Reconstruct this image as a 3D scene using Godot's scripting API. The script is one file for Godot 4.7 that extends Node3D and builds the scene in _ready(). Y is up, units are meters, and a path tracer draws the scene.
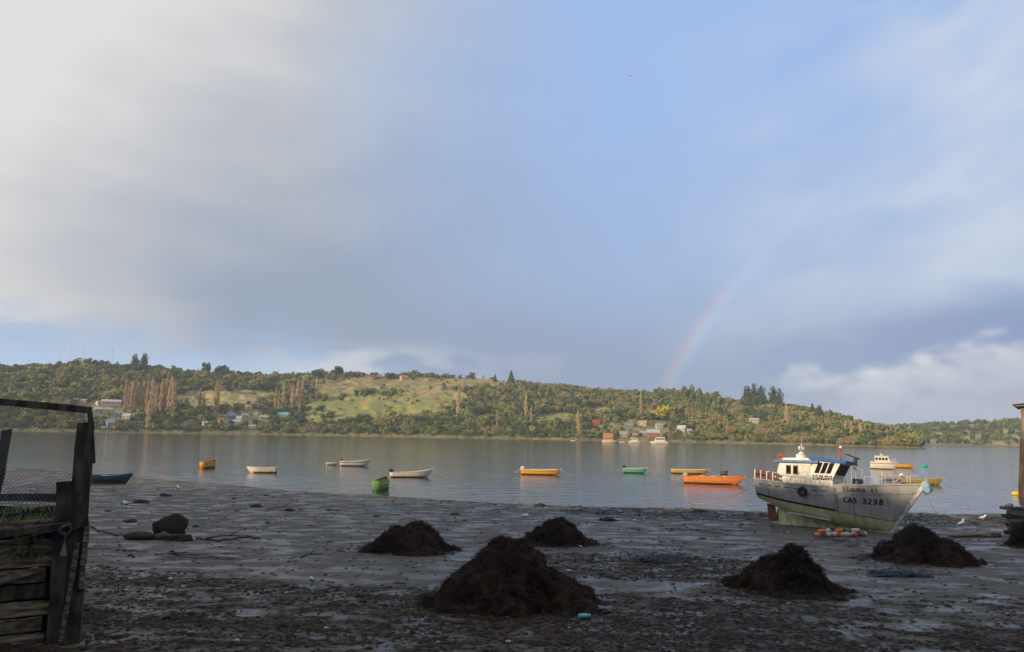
extends Node3D
# A tidal mud flat at low water: seaweed heaps and a grounded fishing boat in the shade of a bluff,
# moored skiffs and a sunlit wooded hill across the water, under a broken sky with a rainbow.

const FOCAL := 745.0
const EYE := Vector3(0, 4.5, 0)
const SUN_AZ := -131.0
const SUN_EL := 15.5
var cam: Camera3D
var rng := RandomNumberGenerator.new()
var nA := FastNoiseLite.new()
var nB := FastNoiseLite.new()
var nC := FastNoiseLite.new()
var MC := {}
var taken := {}
var LEAF := {}
var hill_tab := []
var HOUSES := []

# ---------------------------------------------------------------- general helpers
func lin(r: float, g: float, b: float) -> Color:
	return Color(r, g, b).linear_to_srgb()

func srgb(r: int, g: int, b: int) -> Color:
	return Color(r / 255.0, g / 255.0, b / 255.0).srgb_to_linear()

func mat(key: String, c: Color, rough := 0.8, spec := 0.5, metal := 0.0) -> StandardMaterial3D:
	if MC.has(key): return MC[key]
	var m := StandardMaterial3D.new()
	m.resource_name = key
	m.albedo_color = c
	m.roughness = rough
	m.metallic_specular = spec
	m.metallic = metal
	m.cull_mode = BaseMaterial3D.CULL_DISABLED
	MC[key] = m
	return m

func vmat(key: String, rough := 0.8, spec := 0.5, tint := Color.WHITE) -> StandardMaterial3D:
	var m := mat(key, tint, rough, spec)
	m.vertex_color_use_as_albedo = true
	return m

func noise_tex(freq: float, oct: int, size: int, lo: Color, hi: Color, sd := 1, a := 0.25, b := 0.75) -> NoiseTexture2D:
	var t := NoiseTexture2D.new()
	t.width = size; t.height = size; t.seamless = true
	var n := FastNoiseLite.new()
	n.seed = sd; n.frequency = freq; n.fractal_octaves = oct
	t.noise = n
	var g := Gradient.new()
	g.set_color(0, lo); g.set_color(1, hi); g.set_offset(0, a); g.set_offset(1, b)
	t.color_ramp = g
	return t

func worn(key: String, c: Color, rough: float, dark: Color, scale: float, freq := 0.02, sd := 1, stretch := 1.0, lo := 0.25, hi := 0.7) -> StandardMaterial3D:
	# paint or timber with grain, dirt and wear, in world coordinates
	if MC.has(key): return MC[key]
	var m := mat(key, Color.WHITE, rough)
	m.albedo_texture = noise_tex(freq, 5, 256, dark, c, sd, lo, hi)
	m.uv1_triplanar = true
	m.uv1_scale = Vector3(scale, scale * stretch, scale)
	m.heightmap_enabled = true
	m.heightmap_texture = noise_tex(freq * 1.5, 5, 256, Color.BLACK, Color.WHITE, sd + 7)
	m.heightmap_scale = 0.4
	return m

func stained(key: String, c: Color, rough: float) -> StandardMaterial3D:
	if MC.has(key): return MC[key]
	if not LEAF.has("stain"): LEAF["stain"] = noise_tex(0.02, 5, 256, Color(0.62, 0.6, 0.57), Color.WHITE, 3)
	var m := mat(key, c, rough)
	m.albedo_texture = LEAF["stain"]
	m.uv1_triplanar = true
	m.uv1_scale = Vector3.ONE * 0.2
	return m

func numbered(n: String) -> String:
	if not taken.has(n):
		taken[n] = 0
		return n
	taken[n] += 1
	return "%s_%03d" % [n, taken[n]]

func tag(o: Node, label: String, category: String, group := "", kind := "") -> Node:
	o.set_meta("label", label)
	if category != "": o.set_meta("category", category)
	if group != "": o.set_meta("group", group)
	if kind != "": o.set_meta("kind", kind)
	return o

func thing(called: String, label: String, category: String, at := Vector3.ZERO, group := "") -> Node3D:
	var o := Node3D.new()
	o.name = numbered(called)
	add_child(o)
	o.position = at
	tag(o, label, category, group)
	return o

func nst(smooth := false) -> SurfaceTool:
	var st := SurfaceTool.new()
	st.begin(Mesh.PRIMITIVE_TRIANGLES)
	st.set_smooth_group(0 if smooth else -1)
	return st

func put(m: Mesh, called: String, material: Material, parent: Node = null) -> MeshInstance3D:
	var o := MeshInstance3D.new()
	o.mesh = m
	o.material_override = material
	if parent == null:
		o.name = numbered(called)
		add_child(o)
	else:
		o.name = called
		parent.add_child(o, true)
	return o

func build(st: SurfaceTool, called: String, material: Material, parent: Node = null) -> MeshInstance3D:
	st.generate_normals()
	return put(st.commit(), called, material, parent)

func tri(st: SurfaceTool, a: Vector3, b: Vector3, c: Vector3) -> void:
	st.add_vertex(a); st.add_vertex(b); st.add_vertex(c)

func quad(st: SurfaceTool, a: Vector3, b: Vector3, c: Vector3, d: Vector3) -> void:
	st.add_vertex(a); st.add_vertex(b); st.add_vertex(c)
	st.add_vertex(a); st.add_vertex(c); st.add_vertex(d)

func hexa(st: SurfaceTool, p: Array) -> void:
	# 0-3 bottom ring, 4-7 top ring
	quad(st, p[0], p[1], p[2], p[3])
	quad(st, p[7], p[6], p[5], p[4])
	for i in 4:
		var j := (i + 1) % 4
		quad(st, p[i], p[4 + i], p[4 + j], p[j])

func box(st: SurfaceTool, c: Vector3, s: Vector3, b := Basis()) -> void:
	var h := s * 0.5
	var p := []
	for y in [-1, 1]:
		for q in [[-1, -1], [1, -1], [1, 1], [-1, 1]]:
			p.append(c + b * Vector3(h.x * q[0], h.y * y, h.z * q[1]))
	hexa(st, p)

func bar(st: SurfaceTool, a: Vector3, b: Vector3, w: float, h: float, up := Vector3.UP) -> void:
	var x := (b - a)
	var l := x.length()
	x = x / l
	var z := x.cross(up).normalized()
	var y := z.cross(x)
	box(st, (a + b) * 0.5, Vector3(l, h, w), Basis(x, y, z))

func rough_bar(st: SurfaceTool, a: Vector3, b: Vector3, w: float, h: float, segs: int, jit: float, up := Vector3.UP) -> void:
	# a hewn or weathered timber: uneven edges along its length
	var x := (b - a).normalized()
	var z := x.cross(up).normalized()
	var y := z.cross(x)
	var rings := []
	for i in segs + 1:
		var c := a.lerp(b, float(i) / segs)
		var r := []
		for q in [[-1, -1], [1, -1], [1, 1], [-1, 1]]:
			r.append(c + z * (q[0] * w * 0.5 + rng.randf_range(-jit, jit)) + y * (q[1] * h * 0.5 + rng.randf_range(-jit, jit)) + (x * rng.randf_range(-jit, jit) * 2.0 if i == 0 or i == segs else Vector3.ZERO))
		rings.append(r)
	for i in segs:
		for k in 4:
			var k2 := (k + 1) % 4
			quad(st, rings[i][k], rings[i][k2], rings[i + 1][k2], rings[i + 1][k])
	quad(st, rings[0][3], rings[0][2], rings[0][1], rings[0][0])
	quad(st, rings[segs][0], rings[segs][1], rings[segs][2], rings[segs][3])

func tube(st: SurfaceTool, pts: Array, r0: float, r1: float, sides := 6, caps := true) -> void:
	var n := pts.size()
	var rings := []
	for i in n:
		var d: Vector3 = (pts[mini(i + 1, n - 1)] - pts[maxi(i - 1, 0)]).normalized()
		var u := d.cross(Vector3.UP if absf(d.y) < 0.9 else Vector3.RIGHT).normalized()
		var v := d.cross(u)
		var r := lerpf(r0, r1, float(i) / maxi(n - 1, 1))
		var ring := []
		for k in sides:
			var a := TAU * k / sides
			ring.append(pts[i] + u * cos(a) * r + v * sin(a) * r)
		rings.append(ring)
	for i in n - 1:
		for k in sides:
			var k2 := (k + 1) % sides
			quad(st, rings[i][k], rings[i][k2], rings[i + 1][k2], rings[i + 1][k])
	if caps:
		for k in range(1, sides - 1):
			tri(st, rings[0][0], rings[0][k + 1], rings[0][k])
			tri(st, rings[n - 1][0], rings[n - 1][k], rings[n - 1][k + 1])

func ring_tube(st: SurfaceTool, c: Vector3, b: Basis, R: float, r: float, n := 20, m := 8) -> void:
	for i in n:
		for k in m:
			var q := []
			for e in [[0, 0], [1, 0], [1, 1], [0, 1]]:
				var a: float = TAU * (i + e[0]) / n
				var d: float = TAU * (k + e[1]) / m
				q.append(c + b * Vector3(cos(a) * (R + r * cos(d)), sin(a) * (R + r * cos(d)), r * sin(d)))
			quad(st, q[0], q[1], q[2], q[3])

func loft(st: SurfaceTool, rows: Array) -> void:
	for i in rows.size() - 1:
		for k in rows[i].size() - 1:
			quad(st, rows[i][k], rows[i + 1][k], rows[i + 1][k + 1], rows[i][k + 1])

func sag(a: Vector3, b: Vector3, drop: float, n := 12) -> Array:
	var out := []
	for i in n + 1:
		var t := float(i) / n
		out.append(a.lerp(b, t) + Vector3.DOWN * drop * 4.0 * t * (1.0 - t))
	return out

func lookup(tab: Array, x: float) -> float:
	if x <= tab[0][0]: return tab[0][1]
	for i in range(1, tab.size()):
		if x <= tab[i][0]:
			var t: float = (x - tab[i - 1][0]) / (tab[i][0] - tab[i - 1][0])
			return lerpf(tab[i - 1][1], tab[i][1], t)
	return tab[tab.size() - 1][1]

func grid(P: PackedVector3Array, nu: int, nv: int, cols := PackedColorArray(), uvs := PackedVector2Array()) -> ArrayMesh:
	var N := PackedVector3Array()
	N.resize(P.size())
	for j in nv:
		for i in nu:
			var a := P[j * nu + mini(i + 1, nu - 1)] - P[j * nu + maxi(i - 1, 0)]
			var b := P[mini(j + 1, nv - 1) * nu + i] - P[maxi(j - 1, 0) * nu + i]
			var n := a.cross(b).normalized()
			N[j * nu + i] = n if n.y >= 0 else -n
	var I := PackedInt32Array()
	I.resize((nu - 1) * (nv - 1) * 6)
	var k := 0
	for j in nv - 1:
		for i in nu - 1:
			var q := j * nu + i
			I[k] = q; I[k + 1] = q + nu; I[k + 2] = q + 1
			I[k + 3] = q + 1; I[k + 4] = q + nu; I[k + 5] = q + nu + 1
			k += 6
	var A := []
	A.resize(Mesh.ARRAY_MAX)
	A[Mesh.ARRAY_VERTEX] = P
	A[Mesh.ARRAY_NORMAL] = N
	A[Mesh.ARRAY_INDEX] = I
	if cols.size(): A[Mesh.ARRAY_COLOR] = cols
	if uvs.size(): A[Mesh.ARRAY_TEX_UV] = uvs
	var m := ArrayMesh.new()
	m.add_surface_from_arrays(Mesh.PRIMITIVE_TRIANGLES, A)
	return m

func scatter(called: String, m: Mesh, material: Material, xf: Array, cols: Array, parent: Node = null) -> MultiMeshInstance3D:
	var mm := MultiMesh.new()
	mm.transform_format = MultiMesh.TRANSFORM_3D
	mm.use_colors = cols.size() > 0
	mm.mesh = m
	mm.instance_count = xf.size()
	for i in xf.size():
		mm.set_instance_transform(i, xf[i])
		if cols.size(): mm.set_instance_color(i, cols[i])
	var o := MultiMeshInstance3D.new()
	o.multimesh = mm
	o.material_override = material
	if parent == null:
		o.name = numbered(called); add_child(o)
	else:
		o.name = called; parent.add_child(o, true)
	o.set_meta("kind", "stuff")
	return o

# ---------------------------------------------------------------- places read off the photograph
func ray(px: float, py: float) -> Vector3:
	return (cam.basis * Vector3((px - 512.0) / FOCAL, (326.0 - py) / FOCAL, -1.0)).normalized()

func on_plane(px: float, py: float, y: float) -> Vector3:
	var d := ray(px, py)
	return EYE + d * ((y - EYE.y) / d.y)

func at_dist(px: float, py: float, r: float) -> Vector3:
	var d := ray(px, py)
	return EYE + d * (r / Vector2(d.x, d.z).length())

func to_px(p: Vector3) -> Vector2:
	var q := cam.basis.inverse() * (p - EYE)
	return Vector2(512.0 + FOCAL * q.x / -q.z, 326.0 - FOCAL * q.y / -q.z)

const SHORE := [[-200.0, -118.0], [-60.0, -86.0], [-36.0, -71.0], [-13.0, -55.5], [-5.0, -52.0], [3.0, -49.5], [15.0, -48.0], [28.0, -48.0], [60.0, -49.0], [200.0, -52.0]]

func mud_base(x: float, z: float) -> float:
	var s := lookup(SHORE, x)
	var t := (-z - 12.0) / (-s - 12.0)
	if t > 1.0: return -0.02 * (s - z)
	return 0.75 * (1.0 - clampf(t, 0.0, 1.0))

func on_mud(px: float, py: float) -> Vector3:
	var p := on_plane(px, py, 0.4)
	for i in 4: p = on_plane(px, py, mud_base(p.x, p.z))
	return p

# ---------------------------------------------------------------- sky
func ss(a: float, b: float, x: float) -> float:
	return smoothstep(a, b, x)

func bump(x: float, c: float, w: float) -> float:
	return exp(-((x - c) / w) * ((x - c) / w))

func sky_color(az: float, el: float, d: Vector3, anti: Vector3) -> Color:
	var n1 := nA.get_noise_3dv(d * 130.0)
	var n2 := nB.get_noise_3dv(Vector3(d.x, d.y * 3.2, d.z) * 260.0)
	var n3 := nB.get_noise_3dv(Vector3(d.x, d.y * 2.0, d.z) * 900.0 + Vector3(50, 9, 3))
	var far := maxf(ss(44.0, 90.0, absf(az)), ss(34.0, 60.0, el))
	# clear air between the clouds
	var c := srgb(160, 184, 218).lerp(srgb(160, 189, 233), ss(6.0, 26.0, el))
	c = c.lerp(srgb(184, 210, 238), ss(7.5, 3.0, el) * ss(-6.0, -16.0, az))
	# the broad sheet over the left half: bluish in the middle, paler and warmer towards the sun
	var sheet := (1.0 - ss(-16.0, 9.0, az - 1.0 + n1 * 9.0 + (el - 15.0) * 0.2)) * ss(4.2, 8.4, el + n2 * 1.8 + n3 * 0.5 + clampf((az + 16.0) * 0.2, 0.0, 2.4))
	var k := clampf((-az - 6.0) / 29.0, 0.0, 1.0)
	k = clampf(k * k * 0.6 + k * 0.32 + (el - 16.0) / 38.0 + n1 * 0.24 + n2 * 0.12 + 0.3 * ss(10.5, 6.5, el) * ss(-16.0, -28.0, az), 0.0, 1.0)
	var sc := srgb(153, 166, 187).lerp(srgb(188, 192, 199), ss(0.0, 0.5, k)).lerp(srgb(229, 227, 222), ss(0.4, 1.0, k))
	c = c.lerp(sc, sheet * 0.95)
	# thin bright streaks below the sheet
	var st := ss(7.2, 5.6, el) * ss(1.0, 3.0, el) * (1.0 - ss(2.0, 9.0, az)) * ss(-22.0, -12.0, az) * ss(-0.15, 0.4, n2 * 1.2 + n3 * 0.5)
	c = c.lerp(srgb(214, 219, 226), st * 0.75)
	# the grey-blue shower bank low in the middle and right
	var bank := ss(-14.0, 0.0, az) * ss(13.5, 5.0, el + n1 * 3.0)
	c = c.lerp(srgb(144, 161, 190), bank * (0.8 + n1 * 0.3))
	# streaky cloud drawn out up the right side
	var n4 := nB.get_noise_2d(az * 1.6 + n1 * 16.0, (el - 0.25 * az) * 5.0 + n2 * 8.0)
	var n5 := nA.get_noise_2d(az * 5.0 + 300.0 + n2 * 14.0, (el - 0.2 * az) * 12.0 + n2 * 12.0)
	var wc := ss(7.0, 36.0, az + n1 * 10.0) * ss(3.0, 9.0, el) * clampf(0.6 + n4 * 0.9 + n5 * 0.45 + n1 * 0.5, 0.0, 1.0)
	c = c.lerp(srgb(206, 216, 232), wc * 0.85)
	var gap := ss(12.0, 22.0, az) * ss(0.08, 0.5, -n4 + n5 * 0.5) * bump(el, 8.5, 4.5)
	c = c.lerp(srgb(138, 160, 204), gap * 0.7)
	# the bright heap of cloud low on the right under a darker, bluer streak
	var top := 5.3 + 0.16 * (az - 24.0) * ss(22.0, 30.0, az) + 0.8 * bump(az, 21.5, 1.4) + n2 * 1.2 + n3 * 0.6
	var de := top - el
	c = c.lerp(srgb(136, 156, 194), ss(14.0, 22.0, az) * bump(de, -1.0, 1.3) * 0.6)
	var wh := ss(18.5, 24.0, az + n3 * 5.0) * ss(-0.3, 0.9, de) * exp(-maxf(de, 0.0) / 2.2) * (0.9 + n3 * 1.6 + n2 * 0.9)
	c = c.lerp(srgb(178, 186, 204), ss(18.0, 26.0, az) * ss(0.0, 1.5, de) * 0.6)
	c = c.lerp(srgb(230, 232, 236), clampf(wh, 0.0, 1.0) * 0.75)
	# everywhere out of the frame: the same broken cloud going on
	if far > 0.0:
		var g := ss(-0.35, 0.4, n1 + 0.5 * n2)
		var sd := 0.5 - 0.5 * d.dot(anti)
		var gc := srgb(156, 180, 222).lerp(srgb(186, 193, 205).lerp(srgb(218, 218, 218), clampf(sd + n2 * 0.4, 0.0, 1.0)), 0.35 + 0.6 * g)
		c = c.lerp(gc, far)
	# rainbow: about 42 degrees round the antisolar point, seen against the shower
	var ang := rad_to_deg(acos(clampf(d.dot(anti), -1.0, 1.0)))
	if ang < 44.0:
		var shower := ss(30.0, 2.0, el) * ss(-14.0, -4.0, -absf(az - 20.0)) * (0.4 + 0.6 * ss(15.0, 4.0, el))
		var s := shower * 0.14
		c.r += s * (1.2 * bump(ang, 41.75, 0.4) + 0.15 * bump(ang, 40.7, 0.2))
		c.g += s * 0.8 * bump(ang, 41.4, 0.36)
		c.b += s * 0.6 * bump(ang, 41.0, 0.34)
		var inside := ss(42.4, 40.5, ang) * shower * 0.02
		c.r += inside; c.g += inside; c.b += inside
	return c

func make_sky() -> Sky:
	var W := 2048
	var H := 1024
	var im := Image.create(W, H, false, Image.FORMAT_RGBF)
	var a0 := deg_to_rad(SUN_AZ)
	var e0 := deg_to_rad(SUN_EL)
	var anti := -Vector3(sin(a0) * cos(e0), sin(e0), -cos(a0) * cos(e0))
	im.fill(Color(0.3, 0.33, 0.36))
	var u := 0
	while u < W:
		var az := 360.0 * (u + 0.5) / W
		if az > 180.0: az -= 360.0
		var inx := absf(az) < 44.0
		var v := 0
		while v < H / 2 + 4:
			var el := 90.0 - 180.0 * (v + 0.5) / H
			var fine := inx and el < 36.0
			var step := 1 if fine else 4
			var ar := deg_to_rad(az + (0.0 if fine else 0.26))
			var er := deg_to_rad(maxf(el - (0.0 if fine else 0.26), 0.0))
			var d := Vector3(sin(ar) * cos(er), sin(er), -cos(ar) * cos(er))
			if fine:
				im.set_pixel(u, v, sky_color(az, maxf(el, 0.0), d, anti))
			elif u % 4 == 0:
				im.fill_rect(Rect2i(u, v, 4, 4), sky_color(az, maxf(el, 0.0), d, anti))
			v += step
		u += 1
	var m := PanoramaSkyMaterial.new()
	m.panorama = ImageTexture.create_from_image(im)
	var s := Sky.new()
	s.sky_material = m
	return s

# ---------------------------------------------------------------- the far shore
const RIDGE := [[-300.0, 375.0], [-100.0, 372.0], [0.0, 369.5], [50.0, 368.0], [100.0, 367.0], [150.0, 371.0], [175.0, 372.0], [215.0, 375.0], [250.0, 377.0], [290.0, 377.0], [320.0, 376.0], [350.0, 375.5], [380.0, 376.5], [420.0, 376.5], [460.0, 378.5], [490.0, 379.5], [520.0, 384.0], [545.0, 387.0], [575.0, 389.5], [590.0, 392.0], [630.0, 394.0], [665.0, 397.0], [690.0, 399.0], [740.0, 404.0], [780.0, 409.0], [810.0, 413.0], [835.0, 420.0], [870.0, 429.0], [890.0, 434.5], [910.0, 441.5], [922.0, 447.0], [936.0, 455.0], [1300.0, 475.0]]
const BANK := [[-300.0, 760.0], [90.0, 745.0], [300.0, 780.0], [500.0, 745.0], [700.0, 713.0], [860.0, 650.0], [925.0, 625.0], [1300.0, 620.0]]
const FAR_RIDGE := [[700.0, 438.0], [850.0, 431.0], [900.0, 429.0], [950.0, 426.0], [1000.0, 424.5], [1060.0, 423.0], [1300.0, 420.0]]

func hill_tables() -> void:
	# per azimuth (tenths of a degree, -50 to 50): bank radius, ridge radius, ridge height; the same for the farther hill
	for i in 1001:
		var az := -50.0 + i * 0.1
		var t := tan(deg_to_rad(az))
		var px := 512.0 + t * FOCAL * 1.0
		# refine: the picture column whose ridge ray has this azimuth
		for k in 5:
			var d := ray(px, lookup(RIDGE, px))
			px += (az - rad_to_deg(atan2(d.x, -d.z))) * 13.0
			px = clampf(px, -400.0, 1400.0)
		var dr := ray(px, lookup(RIDGE, px))
		var s := lookup(BANK, px)
		var r := s + lerpf(340.0, 130.0, ss(700.0, 920.0, px))
		var h := EYE.y + r * dr.y / Vector2(dr.x, dr.z).length()
		var df := ray(px, lookup(FAR_RIDGE, px))
		var r2 := 1560.0
		var h2 := EYE.y + r2 * df.y / Vector2(df.x, df.z).length()
		hill_tab.append([s, r, h, 1040.0, r2, h2])

func hill_at(x: float, z: float) -> float:
	var r := Vector2(x, z).length()
	var f := clampf((rad_to_deg(atan2(x, -z)) + 50.0) * 10.0, 0.0, 999.9)
	var i := int(f)
	var a: Array = hill_tab[i]
	var b: Array = hill_tab[i + 1]
	var t := f - i
	var s := lerpf(a[0], b[0], t)
	var rr := lerpf(a[1], b[1], t)
	var h := lerpf(a[2], b[2], t)
	var u := (r - s) / (rr - s)
	var y := -2.5
	if u <= 0.0:
		y = maxf(u * 160.0, -4.0)
	elif h > 0.2:
		y = h * (minf(u, 1.0) * 0.8 + 0.2 * ss(0.0, 1.0, u)) + 0.8 * ss(0.0, 0.03, u)
		y += nA.get_noise_2d(x * 1.1, z * 1.1) * 7.0 * ss(0.02, 0.3, u) * (1.0 - 0.8 * ss(0.75, 1.0, u)) + nB.get_noise_2d(x * 2.5, z * 2.5) * 1.5 * ss(0.02, 0.2, u)
		y -= maxf(u - 1.0, 0.0) * h * 0.12
	else:
		y = maxf(-4.0, h)
	return y

func far_at(x: float, z: float) -> float:
	var r := Vector2(x, z).length()
	var f := clampf((rad_to_deg(atan2(x, -z)) + 50.0) * 10.0, 0.0, 999.9)
	var a: Array = hill_tab[int(f)]
	var u: float = (r - a[3]) / (a[4] - a[3])
	if u <= 0.0: return maxf(u * 60.0, -4.0)
	return a[5] * (0.55 * minf(u, 1.0) + 0.45 * ss(0.0, 1.0, u)) + 0.6 + nA.get_noise_2d(x * 0.6, z * 0.6) * 6.0 * ss(0.02, 0.3, u) * (1.0 - 0.5 * ss(0.8, 1.0, u))

func on_hill(px: float, py: float) -> Vector3:
	var d := ray(px, py)
	d /= Vector2(d.x, d.z).length()
	var r := 600.0
	while r < 1150.0:
		var p := EYE + d * r
		if hill_at(p.x, p.z) > p.y: return Vector3(p.x, hill_at(p.x, p.z), p.z)
		r += 2.0
	var q := EYE + d * 1000.0
	return Vector3(q.x, hill_at(q.x, q.z), q.z)

# pasture and village clearings: picture centre and radii, kind (0 dry grass, 1 green, 2 village)
const FIELDS := [[217.0, 400.0, 52.0, 11.0, 0], [375.0, 408.0, 88.0, 13.0, 1], [432.0, 397.0, 46.0, 9.5, 0], [385.0, 385.0, 86.0, 8.0, 3], [465.0, 383.0, 58.0, 5.0, 0], [255.0, 395.0, 24.0, 6.0, 0], [488.0, 418.0, 13.0, 4.0, 1], [556.0, 419.0, 24.0, 6.0, 1], [640.0, 428.0, 44.0, 9.0, 2], [240.0, 417.0, 34.0, 7.0, 2], [110.0, 411.0, 38.0, 9.0, 2], [335.0, 392.0, 26.0, 5.0, 3], [320.0, 420.0, 30.0, 3.0, 1], [600.0, 411.0, 16.0, 4.0, 0], [756.0, 424.0, 22.0, 4.0, 3]]

func field_of(p: Vector2) -> int:
	var w := nC.get_noise_2d(p.x * 4.0, p.y * 11.0) * 0.5
	for f in FIELDS:
		var e: float = Vector2((p.x - f[0]) / f[2], (p.y - f[1]) / f[3]).length() + w
		if e < 1.0: return f[4]
	return -1

func make_far_shore() -> void:
	var nu := 760
	var nv := 130
	var P := PackedVector3Array()
	var C := PackedColorArray()
	P.resize(nu * nv); C.resize(nu * nv)
	for j in nv:
		for i in nu:
			var az := deg_to_rad(-46.0 + 92.0 * i / (nu - 1))
			var a: Array = hill_tab[clampi(int((rad_to_deg(az) + 50.0) * 10.0), 0, 1000)]
			var q := float(j) / (nv - 1)
			var r: float = a[0] - 60.0 + (a[1] - a[0] + 60.0) * q / 0.72
			var x := sin(az) * r
			var z := -cos(az) * r
			var y := hill_at(x, z)
			P[j * nu + i] = Vector3(x, y, z)
			var g := nB.get_noise_2d(x * 3.0, z * 3.0)
			var g2 := nC.get_noise_2d(x * 4.0, z * 4.0)
			var k := field_of(to_px(P[j * nu + i]))
			var c := Color(0.075, 0.075, 0.035).lerp(Color(0.11, 0.095, 0.045), clampf(0.5 + g * 1.4, 0.0, 1.0))
			if k == 0: c = Color(0.38, 0.29, 0.135).lerp(Color(0.21, 0.2, 0.075), clampf(0.45 + g * 2.2, 0.0, 1.0))
			elif k == 1: c = Color(0.2, 0.25, 0.065).lerp(Color(0.31, 0.25, 0.11), clampf(0.4 + g * 2.4, 0.0, 1.0))
			elif k == 2: c = Color(0.19, 0.2, 0.08).lerp(Color(0.27, 0.22, 0.12), clampf(0.5 + g * 1.8, 0.0, 1.0))
			elif k == 3: c = Color(0.2, 0.19, 0.075).lerp(Color(0.34, 0.26, 0.125), clampf(0.45 + g * 2.2, 0.0, 1.0))
			var u: float = (r - a[0]) / (a[1] - a[0])
			if u < 0.012: c = Color(0.26, 0.22, 0.15).lerp(Color(0.12, 0.1, 0.07), clampf(0.5 + g2 * 1.5, 0.0, 1.0))
			elif u < 0.06 and g2 > -0.25: c = Color(0.15, 0.165, 0.05).lerp(Color(0.24, 0.19, 0.09), clampf(0.5 + g * 1.5, 0.0, 1.0))
			c = c * (1.0 + g2 * 0.3)
			C[j * nu + i] = Color(c.r, c.g, c.b)
	var hm := put(grid(P, nu, nv, C), "hill", vmat("hill_ground", 0.95, 0.2))
	hm.set_meta("kind", "structure")
	# the farther hills at the right
	nu = 240; nv = 60
	P.resize(nu * nv); C.resize(nu * nv)
	for j in nv:
		for i in nu:
			var az := deg_to_rad(12.0 + 38.0 * i / (nu - 1))
			var r := 1000.0 + 760.0 * j / (nv - 1)
			var x := sin(az) * r
			var z := -cos(az) * r
			P[j * nu + i] = Vector3(x, far_at(x, z), z)
			var g := nB.get_noise_2d(x * 1.4, z * 1.4)
			var c := Color(0.22, 0.22, 0.095).lerp(Color(0.38, 0.32, 0.15), ss(-0.1, 0.35, g))
			if r < 1062.0: c = Color(0.2, 0.17, 0.115)
			C[j * nu + i] = c
	put(grid(P, nu, nv, C), "distant_hill", vmat("hill_ground")).set_meta("kind", "structure")

# ---------------------------------------------------------------- trees
func leaf_mesh(kind: String, sd: int, n: int, ls: float) -> ArrayMesh:
	var r := RandomNumberGenerator.new()
	r.seed = sd
	var st := SurfaceTool.new()
	st.begin(Mesh.PRIMITIVE_TRIANGLES)
	var lobes := []
	for i in 9:
		var a := r.randf() * TAU
		var rr := sqrt(r.randf()) * 0.3
		lobes.append([Vector3(cos(a) * rr, r.randf_range(0.25, 0.8), sin(a) * rr), r.randf_range(0.13, 0.24)])
	var cones := []
	for i in 7:
		var a := r.randf() * TAU
		cones.append(Vector3(cos(a), 0, sin(a)) * r.randf_range(0.0, 0.06))
	for i in n:
		var p := Vector3.ZERO
		var out := Vector3.UP
		var v := Vector3(r.randfn(), r.randfn(), r.randfn()).normalized()
		match kind:
			"round", "bare":
				var l: Array = lobes[r.randi() % lobes.size()]
				p = l[0] + v * l[1] * (1.0 if kind == "bare" else r.randf_range(0.7, 1.0))
				out = v
			"poplar":
				var y := r.randf()
				var w := 0.115 * pow(sin(PI * clampf(0.08 + y * 0.9, 0, 1)), 0.6) * (0.75 + 0.25 * sin(y * 23.0 + sd))
				var c: Vector3 = cones[r.randi() % 7]
				p = c * (1.0 - y) + Vector3(v.x * w, 0.06 + 0.94 * y, v.z * w)
				out = Vector3(v.x, 0.6, v.z).normalized()
			"conifer":
				var y := pow(r.randf(), 1.3)
				var w := 0.24 * (1.0 - y) * (0.65 + 0.35 * absf(sin(y * 26.0 + sd)))
				var a := r.randf() * TAU
				p = Vector3(cos(a) * w, 0.05 + 0.95 * y, sin(a) * w)
				out = Vector3(cos(a), 0.5, sin(a)).normalized()
			"broom":
				var y := r.randf()
				var w := 0.34 * pow(sin(PI * clampf(0.12 + y * 0.86, 0, 1)), 0.5) * (0.7 + 0.3 * sin(y * 9.0 + atan2(v.z, v.x) * 3.0 + sd))
				p = Vector3(v.x * w, 0.04 + 0.96 * y * (0.8 + 0.2 * cos(atan2(v.z, v.x) * 4.0 + sd)), v.z * w)
				out = Vector3(v.x, 0.4, v.z).normalized()
		var nrm := (out + Vector3(r.randfn(), r.randfn(), r.randfn()) * 0.55).normalized()
		var tx := nrm.cross(Vector3(r.randfn(), r.randfn(), r.randfn())).normalized()
		var ty := nrm.cross(tx)
		if kind == "poplar" or kind == "bare":
			ty = (Vector3.UP + out * 0.5 + Vector3(r.randfn(), r.randfn(), r.randfn()) * 0.2).normalized()
			tx = ty.cross(Vector3(r.randfn(), 0.1, r.randfn())).normalized() * 0.45
			nrm = tx.cross(ty).normalized()
			ty *= 1.6
		var s := ls * r.randf_range(0.6, 1.35)
		var b := r.randf_range(0.72, 1.22)
		st.set_color(Color(b, b * r.randf_range(0.93, 1.07), b))
		st.set_normal(nrm)
		var q0 := p - tx * s; var q1 := p + ty * s * 0.8; var q2 := p + tx * s; var q3 := p - ty * s * 0.8
		tri(st, q0, q1, q2); tri(st, q0, q2, q3)
	return st.commit()

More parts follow.
